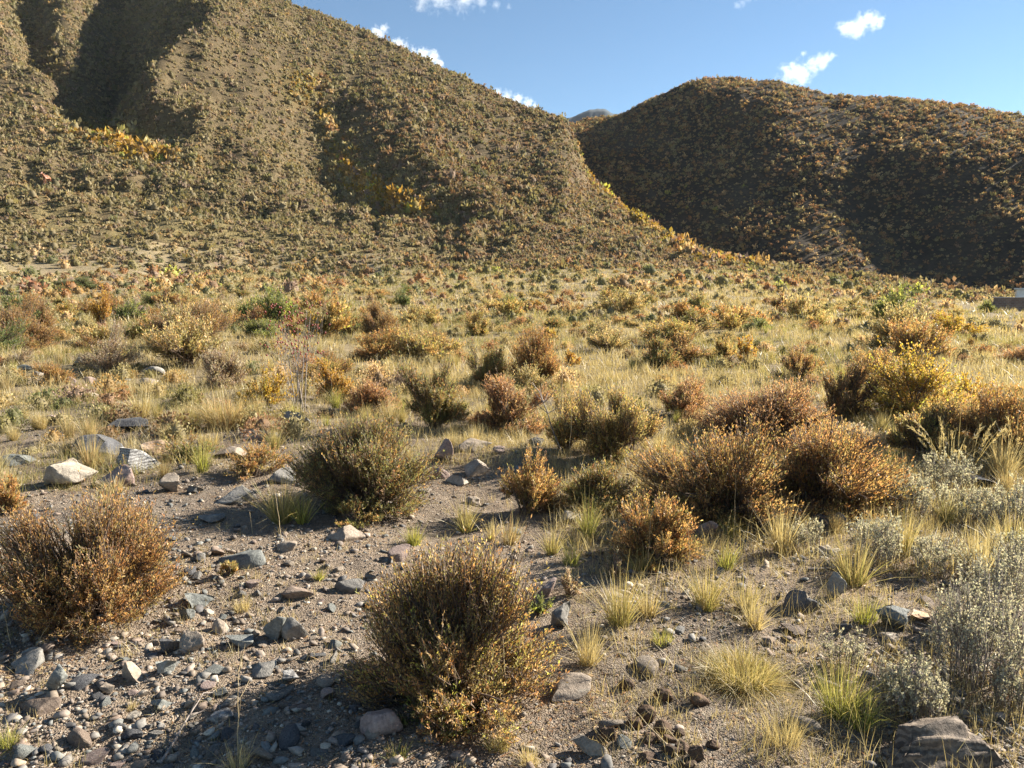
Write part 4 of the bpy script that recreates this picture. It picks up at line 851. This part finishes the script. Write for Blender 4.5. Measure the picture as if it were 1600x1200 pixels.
# ------------------------------------------------------------------ what nobody could count
def merged_stones(n, fn_pos, smin, smax, sub, seed, pal):
    rng = np.random.default_rng(seed); x, y = fn_pos(rng, n); n = len(x)
    s = smin * np.exp(rng.exponential(0.5, n)).clip(1, smax / smin); base = [rock_shape(900 + k, sub, 5, 0.0)[0] for k in range(16)]; Fc = ico(sub)[1]
    bb = np.stack(base)[rng.integers(0, 16, n)]; a = rng.uniform(0, 6.28, n); ca, sa = np.cos(a)[:, None], np.sin(a)[:, None]
    bx = bb[..., 0] * s[:, None]; by = bb[..., 1] * s[:, None] * rng.uniform(0.55, 1, n)[:, None]; bz = bb[..., 2] * s[:, None] * rng.uniform(0.25, 0.65, n)[:, None]
    z = hgt(x, y) - 0.12 * s; tl = rng.normal(0, 0.2, n)[:, None]
    V = np.stack([bx * ca - by * sa + x[:, None], bx * sa + by * ca + y[:, None], bz + bx * tl + z[:, None]], -1).reshape(-1, 3)
    nv = bb.shape[1]; FF = (Fc[None] + np.arange(n)[:, None, None] * nv).reshape(-1, 3)
    c = np.array(pal)[rng.integers(0, len(pal), n)] * rng.uniform(0.7, 1.25, (n, 1))
    return V, FF, np.repeat(c * 1.08, nv, 0)
def pos_near(rng, n):
    px = np.where(rng.uniform(size=n) < 0.72, rng.uniform(-60, 1660, n), rng.uniform(-1100, 2700, n)); D = 1.9 * np.exp(rng.uniform(0, math.log(14 / 1.9), n)); a = np.arctan((px - 800) / F)
    x, y = D * np.sin(a), D * np.cos(a)
    den = 0.5 + 0.5 * sstep(0.5, -1.5, x) * (D < 7) + 0.9 * fbm(x / 0.9, y / 0.9, 71, 3)
    k = rng.uniform(size=n) < den; return x[k], y[k]
mp, pn, pl_, pb, po = new_mat('pebble'); pa = pn.new('ShaderNodeAttribute'); pa.attribute_name = 'col'; ptc = pn.new('ShaderNodeTexCoord'); pf = n_noise(pn, pl_, ptc.outputs['Object'], 90, 4)
pl_.new(n_mix(pn, pl_, 'MULTIPLY', 1.0, pa.outputs['Color'], n_ramp(pn, pl_, pf.outputs[0], [(0.3, (0.65,) * 3), (0.7, (1.3,) * 3)]).outputs[0]), pb.inputs['Base Color']); pb.inputs['Roughness'].default_value = 0.85
PP = [(0.14, 0.13, 0.115), (0.2, 0.18, 0.155), (0.16, 0.16, 0.145), (0.26, 0.205, 0.15), (0.19, 0.14, 0.105), (0.09, 0.083, 0.078), (0.27, 0.215, 0.17), (0.15, 0.12, 0.095), (0.22, 0.17, 0.125), (0.38, 0.33, 0.26)]
V, FF, C = merged_stones(84000, pos_near, 0.0075, 0.055, 1, 4, PP)
tag(obj('pebbles', np_mesh('pebbles', V, FF, mp, C)), 'loose pebbles and gravel over the bare ground', 'gravel', kind='stuff')
# leaf litter: dead leaves and bits of straw lying on the soil
def pos_lit(rng, n):
    D = 1.9 * np.exp(rng.uniform(0, math.log(9 / 1.9), n)); a = rng.uniform(R_(-50), R_(50), n); x, y = D * np.sin(a), D * np.cos(a); k = rng.uniform(size=n) < 0.5 + 0.9 * fbm(x / 0.7, y / 0.7, 72, 3); return x[k], y[k]
rng = np.random.default_rng(12); x, y = pos_lit(rng, 34000); hl = [(a_, b_, c_) for a_, b_, c_ in used if math.hypot(a_, b_) < 8 and c_ > 0.08]; xs = np.concatenate([a_ + rng.normal(0, c_ * 1.25, 420) for a_, b_, c_ in hl]); ys = np.concatenate([b_ + rng.normal(0, c_ * 1.25, 420) for a_, b_, c_ in hl]); x = np.concatenate([x, xs]); y = np.concatenate([y, ys]); n = len(x); P = np.stack([x, y, hgt(x, y) + 0.004], -1); a = rng.uniform(0, 6.28, n)
d = np.stack([np.cos(a), np.sin(a), rng.uniform(-0.05, 0.3, n)], -1); d = unit(d); L = 0.012 * np.exp(rng.exponential(0.5, n)).clip(1, 6)
v, f = leaves(P, d, L, np.where(L > 0.03, 0.0028, L * 0.3), rng, unit(np.cross(d, np.array([0, 0, 1.0])) + rng.normal(0, 0.25, (n, 3))))
tag(obj('leaf_litter', np_mesh('leaf_litter', v, f, M_GRASS, np.repeat(pick(rng, {'tan': 2, 'brown': 3, 'straw': 1.5, 'mauve': 2, 'rust': 1}, n) * rng.uniform(0.6, 1.2, (n, 1)), 4, 0))), 'dead leaves and bits of straw lying on the soil', 'litter', kind='stuff')
# dry grass over the plain
def grass_stuff():
    rng = np.random.default_rng(31); VV, FFs, CC, off_ = [], [], [], 0
    for (d0, d1, n, nb, h, wd) in ((2.2, 7.5, 4200, 15, 0.06, 0.0026), (2.4, 8.5, 3000, 18, 0.12, 0.0028), (4.5, 14, 9000, 12, 0.16, 0.005), (12, 34, 16000, 10, 0.22, 0.012), (30, 108, 24000, 8, 0.32, 0.04)):
        wide = 53 if d1 < 40 else 44; n = int(n * wide / 37); D = np.sqrt(rng.uniform(d0 ** 2, d1 ** 2, n)); a = rng.uniform(R_(-wide), R_(wide), n); x, y = D * np.sin(a), D * np.cos(a)
        den = 0.68 + 1.0 * fbm(x / (1.2 + D * 0.14), y / (1.2 + D * 0.14), 73, 3)
        den = np.where((D < 6.6) & (x < 0.3) & (x > -3.2) & (d0 > 4), 0.0, den)
        den = np.where((x > 0.3) & (D < 8.5), den + 0.45, np.where(D < 6.5, den - (0.45 if h < 0.1 else 0.9), den))
        k = rng.uniform(size=n) < den; x, y, D = x[k], y[k], D[k]; m = len(x)
        z = hgt(x, y); hh = h * rng.uniform(0.5, 1.5, m)
        i = np.repeat(np.arange(m), nb); N = len(i); rr_ = rng.normal(0, 0.28, (N, 2)) * hh[i][:, None]
        b = np.stack([x[i] + rr_[:, 0], y[i] + rr_[:, 1], z[i] - 0.01], -1); ti = np.abs(rng.normal(0, 0.5, N)); aa = rng.uniform(0, 6.28, N)
        dr = np.stack([np.sin(ti) * np.cos(aa), np.sin(ti) * np.sin(aa), np.cos(ti)], -1)
        hue = fbm(x / 5, y / 5, 74, 2)[i]; base = np.where((hue > 0.12)[:, None], pick(rng, {'sgreen': 2, 'khaki': 1, 'straw': 2}, N), pick(rng, {'straw': 3, 'khaki': 0.7, 'pale': 1.8}, N))
        tw = rng.uniform(0.7, 1.15, (m, 1))[i]
        v, f, c = blades(rng, b, dr, hh[i] * rng.uniform(0.6, 1.1, N), wd * rng.uniform(0.7, 1.3, N), rng.uniform(0, 0.5, N), (base * tw * 0.8, base * tw), 3)
        VV.append(v); FFs.append(f + off_); CC.append(c); off_ += len(v)
    return np_mesh('dry_grass', np.concatenate(VV), np.concatenate(FFs), M_GRASS, np.concatenate(CC))
tag(obj('dry_grass', grass_stuff()), 'short dry yellow grass covering the plain', 'grass', kind='stuff')
def scrub(seed, X, Y, Z, W, Hh, C, K, core_=0.86, blend=0.2):
    rng = np.random.default_rng(seed); n = len(X); i = np.repeat(np.arange(n), K); N = len(i)
    g = unit(rng.normal(size=(N, 3))) * (rng.uniform(0.25, 1, (N, 1)) ** 0.4); g[:, 2] = np.abs(g[:, 2])
    lob = 1 + 0.3 * np.cos(3 * np.arctan2(g[:, 1], g[:, 0]) + (i * 2.4) % 6.28)
    P = np.stack([X[i] + g[:, 0] * W[i] * 0.5 * lob, Y[i] + g[:, 1] * W[i] * 0.5 * lob, Z[i] + g[:, 2] * Hh[i] - 0.05], -1)
    d = unit(unit(g) * 0.7 + rng.normal(0, 0.6, (N, 3)) + np.array([0, 0, 0.5])); L = W[i] * rng.uniform(0.17, 0.36, N) * (30 / K) ** 0.5
    C = C * (1 - blend) + blend * np.array([0.19, 0.135, 0.082])
    v, f = leaves(P, d, L, L * rng.uniform(0.4, 0.75, N), rng); cc = np.repeat(C[i] * rng.uniform(0.65, 1.35, (N, 1)), 4, 0)
    # the twiggy heart of each shrub: a lumpy mound
    ns, th = 6, np.array([-0.12, 0.42, 0.78, 0.98]); rr2 = np.array([0.88, 0.84, 0.55, 0.12]); aa = np.arange(ns) * 2 * math.pi / ns
    j = rng.uniform(0.72, 1.2, (n, 4, ns)) * core_
    vx = X[:, None, None] + np.cos(aa) * rr2[:, None] * W[:, None, None] * 0.5 * j; vy = Y[:, None, None] + np.sin(aa) * rr2[:, None] * W[:, None, None] * 0.5 * j
    vz = Z[:, None, None] + th[:, None] * Hh[:, None, None] * (0.35 + 0.6 * j)
    mv = np.stack([vx, vy, vz], -1).reshape(-1, 3); idx = np.arange(n * 4 * ns).reshape(n, 4, ns); nx = np.roll(idx, -1, 2)
    mf = np.stack([idx[:, :-1], nx[:, :-1], nx[:, 1:], idx[:, 1:]], -1).reshape(-1, 4); mc = np.repeat(C * 0.5 + np.array([0.09, 0.072, 0.045]), 4 * ns, 0) * rng.uniform(0.8, 1.2, (n * 4 * ns, 1))
    return np.concatenate([v, mv]), np.concatenate([f, mf + len(v)]), np.concatenate([cc, mc])
def far_scrub():
    rng = np.random.default_rng(61); parts_ = []
    X, Y, Z, W = (np.array([t[k] for t in FARSC]) for k in range(4)); C = np.array([pick(rng, MIX[t[4]]['mix'], 1)[0] for t in FARSC])
    parts_.append(scrub(1, X, Y, Z, W, W * rng.uniform(0.45, 0.8, len(X)), C, 70))
    # dwarf scrub between the plain's shrubs
    n = 5000; D = np.sqrt(rng.uniform(9 ** 2, 108 ** 2, n)); D = np.where(rng.uniform(size=n) < 0.3, rng.uniform(8, 45, n), D); a = rng.uniform(R_(-46), R_(46), n); x, y = D * np.sin(a), D * np.cos(a)
    k = rng.uniform(size=n) < 0.7 + 0.8 * fbm(x / 8, y / 8, 85, 3); k &= ~((D > 40) & (D < 70) & (np.arctan2(x, y) > R_(30.2))); x, y, D = x[k], y[k], D[k]; n = len(x); w = rng.uniform(0.25, 0.75, n) * (0.75 + 0.4 * sstep(15, 60, D))
    c = pick(rng, {'khaki': 5, 'rust': 1.2, 'olive': 3, 'brown': 1.2, 'pink': 0.7, 'tan': 1.5, 'mauve': 1.2, 'green': 1, 'ochre': 2, 'gold': 0.2, 'straw': 2}, n)
    nr = D < 26; md = (D >= 26) & (D < 50); fr = D >= 50
    for q, K in ((nr, 420), (md, 130), (fr, 56)): parts_.append(scrub(7 + K, x[q], y[q], hgt(x[q], y[q]), w[q], w[q] * rng.uniform(0.4, 0.8, q.sum()), c[q], K, 0.5 if K > 200 else 0.75))
    # left hill with its foot
    n = 88000; D = np.sqrt(rng.uniform(98 ** 2, 385 ** 2, n)); a = rng.uniform(R_(-38), R_(33), n); D = np.where(rng.uniform(size=n) < 0.25, rng.uniform(98, 190, n), D); x, y = D * np.sin(a), D * np.cos(a)
    z = hgt(x, y); px, py = project(x, y, z); yz = yellow_zone(px, py); crest = np.interp(a, AZ, crD)
    n1 = fbm(x / 26, y / 26, 81, 3); k = (D < crest + 12) & (rng.uniform(size=n) < np.where(D < 125, 0.62, 1.0) + 0.25 * n1)
    x, y, z, px, py, yz, D, n1 = (q[k] for q in (x, y, z, px, py, yz, D, n1)); n = len(x)
    c = pick(rng, {'khaki': 8, 'olive': 2.5, 'green': 0.5, 'tan': 0.9, 'mauve': 2.2, 'brown': 1, 'ochre': 1}, n)
    cr = pick(rng, {'khaki': 5, 'rust': 1.2, 'brown': 2, 'pink': 1.0, 'olive': 1, 'mauve': 2.5, 'ochre': 1.0, 'tan': 0.7}, n)
    c = np.where((rng.uniform(size=n) < sstep(420, 800, px + 130 * n1))[:, None], cr, c)
    c = np.where((rng.uniform(size=n) < yz * 0.85)[:, None], pick(rng, {'gold': 2.5, 'ochre': 2, 'yellow': 2, 'lime': 0.6}, n), c)
    w = np.where(rng.uniform(size=n) < 0.06, rng.uniform(1.2, 2.3, n), rng.uniform(0.4, 1.15, n)) * (0.9 + 0.3 * sstep(170, 260, D)); rug = np.exp(-((px - np.interp(py, [120, 200, 330], [600, 650, 760])) / 95) ** 2) * sstep(110, 150, py) * (1 - sstep(330, 370, py)); w = w * (1 + 0.35 * rug + 0.6 * yz); w = np.where(D < 125, w * 0.85, w)
    big = w > 1.3; c = np.where(big[:, None] & (rng.uniform(size=n) < 0.7)[:, None] & (yz < 0.3)[:, None], pick(rng, {'green': 1.5, 'olive': 3.5, 'dgreen': 0.4, 'khaki': 2}, n), c)
    c = np.where((rng.uniform(size=n) < 0.55 * rug)[:, None] & (yz < 0.3)[:, None], pick(rng, {'brown': 2, 'dgreen': 1, 'olive': 1, 'mauve': 1, 'rust': 0.6}, n), c)
    parts_.append(scrub(2, x, y, z, w, w * rng.uniform(0.38, 0.75, n), c * (0.8 + 0.2 * yz)[:, None], 15, 0.8, (0.42 * (1 - yz))[:, None]))
    # right hill
    n = 34000; D = np.sqrt(rng.uniform(150 ** 2, 300 ** 2, n)); a = rng.uniform(R_(-2), R_(38), n); x, y = D * np.sin(a), D * np.cos(a); z = hgt_r(x, y)
    px, py = project(x, y, z); k = (rng.uniform(size=n) < 0.75 + 0.6 * fbm(x / 14, y / 14, 83, 3)); x, y, z, px, py = (q[k] for q in (x, y, z, px, py)); n = len(x)
    c = pick(rng, {'rust': 3, 'ochre': 2.2, 'tan': 1.6, 'pink': 1.5, 'khaki': 4, 'olive': 1.2, 'brown': 1}, n)
    yb = sstep(1250, 950, px) * 0.25 * sstep(230, 330, py); c = np.where((rng.uniform(size=n) < yb)[:, None], pick(rng, {'gold': 2, 'ochre': 2, 'lime': 1, 'yellow': 0.7}, n), c)
    w = 0.35 + 0.40 * rng.exponential(0.8, n).clip(0, 2.8); parts_.append(scrub(3, x, y, z, w, w * rng.uniform(0.45, 0.8, n), c * 0.9, 20, 0.6, 0.3))
    o = 0; VV, FFs, CC = [], [], []
    for v, f, c in parts_: VV.append(v); FFs.append(f + o); CC.append(c); o += len(v)
    return np_mesh('hillside_scrub', np.concatenate(VV), np.concatenate(FFs), M_FAR, np.concatenate(CC))
tag(obj('hillside_scrub', far_scrub()), 'low scrub covering both hillsides and the far plain', 'scrub', kind='stuff')

# ------------------------------------------------------------------ brick wall, white building, horse
mw, wn_, wl_, wb, wo = new_mat('old_brick'); tcw = wn_.new('ShaderNodeTexCoord'); mpw = wn_.new('ShaderNodeMapping'); mpw.inputs['Rotation'].default_value = (math.pi / 2, 0, 0); wl_.new(tcw.outputs['Object'], mpw.inputs[0])
br = wn_.new('ShaderNodeTexBrick'); br.inputs['Scale'].default_value = 2.2; br.inputs['Color1'].default_value = (0.2, 0.12, 0.09, 1); br.inputs['Color2'].default_value = (0.28, 0.18, 0.13, 1); br.inputs['Mortar'].default_value = (0.26, 0.24, 0.21, 1); br.inputs['Mortar Size'].default_value = 0.03
wl_.new(mpw.outputs[0], br.inputs[0]); tw_ = n_noise(wn_, wl_, tcw.outputs['Object'], 1.2, 5)
wl_.new(n_mix(wn_, wl_, 'MULTIPLY', 1.0, br.outputs[0], n_ramp(wn_, wl_, tw_.outputs[0], [(0.3, (0.6, 0.6, 0.62)), (0.7, (1.2, 1.15, 1.1))]).outputs[0]), wb.inputs['Base Color']); wb.inputs['Roughness'].default_value = 0.9
def plain_mat(name, c, rough=0.7):
    m, n, l, b, o = new_mat(name); tc = n.new('ShaderNodeTexCoord'); t = n_noise(n, l, tc.outputs['Object'], 3, 5)
    l.new(n_ramp(n, l, t.outputs[0], [(0.3, tuple(q * 0.8 for q in c)), (0.7, tuple(min(1, q * 1.12) for q in c))]).outputs[0], b.inputs['Base Color']); b.inputs['Roughness'].default_value = rough; return m
def box(name, mn, mx, mat, parent=None, bev=0.02):
    bm = bmesh.new(); bmesh.ops.create_cube(bm, size=1.0)
    for v in bm.verts: v.co = Vector([(mn[k] + mx[k]) / 2 + v.co[k] * (mx[k] - mn[k]) for k in range(3)])
    bmesh.ops.bevel(bm, geom=bm.edges[:], offset=bev, segments=1, affect='EDGES')
    me = bpy.data.meshes.new(name); bm.to_mesh(me); bm.free(); me.materials.append(mat); return obj(name, me, parent)
def pt(px, py, D):
    x, y, z = ray(px, py); h = math.hypot(x, y); return np.array([x / h * D, y / h * D, EYE + z / h * D])
p0 = pt(1553, 464, 58); top = p0[2]; r = root('brick_wall', p0[0], p0[1], float(hgt(p0[0], p0[1])) - 0.1, R_(-24)); hb_ = top - r.location[2]
box('wall', (0, -0.15, -0.6), (14, 0.15, hb_ - 0.07), mw, r); box('coping', (-0.05, -0.2, hb_ - 0.068), (14, 0.2, hb_), plain_mat('pale_mortar', (0.42, 0.37, 0.33)), r)
box('pier', (-0.42, -0.24, -0.6), (-0.002, 0.24, hb_ - 0.32), mw, r); tag(r, 'low red-brown brick wall at the right edge under the hill', 'wall'); LAND.append((p0[0], p0[1], 'brick wall'))
p1 = pt(1589, 450, 66); zb = float(hgt(p1[0], p1[1])); Hb = p1[2] - zb; r = root('white_building', p1[0], p1[1], zb, R_(-32)); mwh = plain_mat('whitewash', (0.74, 0.75, 0.72))
box('wall', (0, 0, -0.4), (7, 4, Hb - 0.12), mwh, r); box('roof', (-0.12, -0.15, Hb - 0.117), (7.1, 4.1, Hb), plain_mat('roof_sheet', (0.6, 0.63, 0.62), 0.4), r)
gm, gn, gl, gb, go = new_mat('window_glass'); gb.inputs['Base Color'].default_value = (0.05, 0.07, 0.08, 1); gb.inputs['Roughness'].default_value = 0.1
w_ = box('window', (1.2, -0.05, Hb - 0.75), (2.6, -0.004, Hb - 0.3), plain_mat('window_frame', (0.5, 0.5, 0.48)), r); box('pane', (1.26, -0.075, Hb - 0.70), (2.54, -0.053, Hb - 0.35), gm, w_, 0.005)
tag(r, 'low white building rising just behind the brick wall', 'building')
# horse, seen from the front on the bench below the left hill
hx, hy = hit(74, 288); hz = float(hgt(hx, hy)); r = root('horse', hx, hy, hz, R_(-8) + math.atan2(-hx, hy) * 0)
bm = bmesh.new(); sk = bm.verts.layers.skin.verify()
J = {}
def jv(n, co, rad, par=None):
    v = bm.verts.new(co); v[sk].radius = (rad, rad); J[n] = v
    if par: bm.edges.new((J[par], v))
    v[sk].use_root = par is None
jv('barrel', (0, 0, 1.05), 0.30); jv('chest', (0, -0.5, 1.08), 0.27, 'barrel'); jv('rump', (0, 0.55, 1.12), 0.28, 'barrel'); jv('neck1', (0, -0.78, 1.3), 0.17, 'chest'); jv('neck2', (0, -1.0, 1.55), 0.12, 'neck1')
jv('poll', (0, -1.1, 1.68), 0.10, 'neck2'); jv('face', (0, -1.28, 1.5), 0.085, 'poll'); jv('muzzle', (0, -1.4, 1.34), 0.06, 'face'); jv('dock', (0, 0.82, 1.12), 0.07, 'rump'); jv('tail', (0, 0.95, 0.6), 0.05, 'dock')
for sx, t in ((-1, 'a'), (1, 'b')):
    jv('sh' + t, (0.15 * sx, -0.52, 0.86), 0.12, 'chest'); jv('kn' + t, (0.15 * sx, -0.55, 0.48), 0.06, 'sh' + t); jv('fe' + t, (0.15 * sx, -0.53, 0.12), 0.045, 'kn' + t); jv('ho' + t, (0.15 * sx, -0.56, 0.0), 0.06, 'fe' + t)
    jv('th' + t, (0.16 * sx, 0.58, 0.85), 0.14, 'rump'); jv('st' + t, (0.16 * sx, 0.50, 0.66), 0.09, 'th' + t); jv('hk' + t, (0.16 * sx, 0.70, 0.45), 0.06, 'st' + t); jv('hf' + t, (0.16 * sx, 0.66, 0.12), 0.045, 'hk' + t); jv('hh' + t, (0.16 * sx, 0.62, 0.0), 0.06, 'hf' + t)
    jv('ear' + t, (0.07 * sx, -1.08, 1.84), 0.03, 'poll')
me = bpy.data.meshes.new('body'); bm.to_mesh(me); bm.free(); me.materials.append(plain_mat('chestnut_coat', (0.27, 0.10, 0.04), 0.5)); hbod = obj('body', me, r)
hbod.modifiers.new('skin', 'SKIN'); ss = hbod.modifiers.new('sub', 'SUBSURF'); ss.levels = 1; ss.render_levels = 1
rng = np.random.default_rng(3); nm = 60; tt_ = rng.uniform(0, 1, nm); mb = np.stack([rng.normal(0, 0.02, nm), -0.72 - 0.36 * tt_, 1.46 + 0.28 * tt_], -1); md = unit(np.stack([rng.choice([-0.7, 0.7], nm), rng.normal(0.3, 0.2, nm), np.full(nm, -0.8)], -1))
vm, fm_, cm = blades(rng, mb, md, rng.uniform(0.15, 0.28, nm), np.full(nm, 0.05), np.zeros(nm), (np.tile((0.03, 0.02, 0.015), (nm, 1)),) * 2, 3); obj('mane', np_mesh('mane', vm, fm_, M_LEAF, cm), r)
tag(r, 'chestnut horse standing on the slope at the far left', 'horse')

# ------------------------------------------------------------------ clouds
def cloud(label, blobs, D, dens, seed, wisp=2.3):
    """blobs (px, py, r px): lumps grown into one closed hull, filled with uneven vapour"""
    k = D / F; c0 = pt(np.mean([b[0] for b in blobs]), np.mean([b[1] for b in blobs]), D)
    mb_ = bpy.data.metaballs.new('cloud'); mb_.resolution = 7 * k; mb_.threshold = 0.3
    mo = bpy.data.objects.new('cloud_hull', mb_); col.objects.link(mo)
    for (bx, by, br_) in blobs:
        e = mb_.elements.new(); q = pt(bx, by, D) - c0; e.co = q; e.radius = br_ * k * 2.9
    bpy.context.view_layer.update(); dg = bpy.context.evaluated_depsgraph_get(); me = bpy.data.meshes.new_from_object(mo.evaluated_get(dg)); bpy.data.objects.remove(mo); bpy.data.metaballs.remove(mb_)
    me.name = 'cloud'; me.materials.clear()
    m = bpy.data.materials.new('cloud_vapour'); m.use_nodes = True; n, l = m.node_tree.nodes, m.node_tree.links; n.remove(n['Principled BSDF']); pv = n.new('ShaderNodeVolumePrincipled'); l.new(pv.outputs[0], n['Material Output'].inputs['Volume'])
    tc = n.new('ShaderNodeTexCoord'); P = tc.outputs['Object']
    def mth(op, a_, b_=None, clamp=False):
        q = n.new('ShaderNodeMath'); q.operation = op; q.use_clamp = clamp
        for s_, v_ in ((q.inputs[0], a_), (q.inputs[1], b_)):
            if v_ is None: continue
            if hasattr(v_, 'is_output'): l.new(v_, s_)
            else: s_.default_value = v_
        return q.outputs[0]
    fall_ = None
    for (bx, by, br_) in blobs:
        vd = n.new('ShaderNodeVectorMath'); vd.operation = 'DISTANCE'; l.new(P, vd.inputs[0]); vd.inputs[1].default_value = pt(bx, by, D) - c0
        f_ = mth('SUBTRACT', 1.0, mth('DIVIDE', vd.outputs['Value'], br_ * k * 1.7)); fall_ = f_ if fall_ is None else mth('MAXIMUM', fall_, f_)
    t = n_noise(n, l, P, 0.06 / k, 7, 0.65); t2 = n_noise(n, l, P, 0.2 / k, 5, 0.65)
    nz = mth('ADD', mth('MULTIPLY', mth('SUBTRACT', t.outputs[0], 0.5), wisp), mth('MULTIPLY', mth('SUBTRACT', t2.outputs[0], 0.5), wisp * 0.7))
    ds = mth('MULTIPLY', mth('DIVIDE', mth('SUBTRACT', mth('ADD', fall_, nz), 0.42), 0.75, True), dens * 0.4 / (10 * k)); l.new(ds, pv.inputs['Density'])
    pv.inputs['Color'].default_value = (0.995, 0.995, 0.995, 1); pv.inputs['Anisotropy'].default_value = 0.3
    m.cycles.volume_step_rate = 1.0
    me.materials.append(m); o = obj('cloud', me); o.location = c0; tag(o, label, 'cloud'); return o
CD = 5200
cloud('small flat-based white cloud high on the right', [(1322, 44, 11), (1333, 42, 12), (1346, 36, 13), (1356, 28, 10), (1366, 36, 10), (1340, 46, 9), (1372, 34, 6)], CD, 1.6, 1)
cloud('white cloud with a wispy tail touching the right hilltop', [(1232, 118, 13), (1244, 114, 14), (1256, 116, 13), (1270, 104, 12), (1282, 98, 11), (1292, 92, 8), (1300, 87, 5), (1238, 100, 6), (1246, 92, 5), (1256, 84, 5), (1228, 110, 9)], CD, 1.3, 2)
cloud('broad thin cloud cut by the top edge', [(660, 2, 14), (690, -4, 18), (725, -6, 18), (755, 2, 10), (775, 8, 7), (795, 11, 5), (655, 12, 6)], CD, 0.8, 3)
cloud('upper torn cloud peeping over the left hill ridge', [(592, 52, 9), (600, 46, 7), (604, 40, 4), (586, 48, 8)], CD, 3, 4)
cloud('longer torn cloud peeping over the left hill ridge', [(622, 70, 9), (632, 76, 10), (645, 84, 10), (662, 88, 11), (675, 92, 10), (686, 98, 8)], CD, 3.2, 5)
cloud('flat cloud strip at the low end of the left ridge', [(778, 146, 8), (792, 150, 10), (808, 156, 10), (824, 161, 8), (836, 165, 5)], CD, 3, 6, 1.6)
cloud('faint streak of cloud at the top edge right of centre', [(1152, 8, 5), (1160, 3, 5), (1170, -2, 6), (1180, -6, 6)], CD, 0.5, 7)

# ------------------------------------------------------------------ the air
def air():
    m = bpy.data.materials.new('haze_air'); m.use_nodes = True; n, l = m.node_tree.nodes, m.node_tree.links; n.remove(n['Principled BSDF'])
    pv = n.new('ShaderNodeVolumePrincipled'); pv.inputs['Color'].default_value = (0.82, 0.9, 1.0, 1); pv.inputs['Density'].default_value = 0.00004; pv.inputs['Anisotropy'].default_value = 0.0
    l.new(pv.outputs[0], n['Material Output'].inputs['Volume'])
    bm = bmesh.new(); bmesh.ops.create_cube(bm, size=1.0)
    for v in bm.verts: v.co = Vector((v.co.x * 4400, v.co.y * 4400, -14 if v.co.z < 0 else 420))
    me = bpy.data.meshes.new('haze'); bm.to_mesh(me); bm.free(); me.materials.append(m); tag(obj('haze', me), kind='stuff')
air()
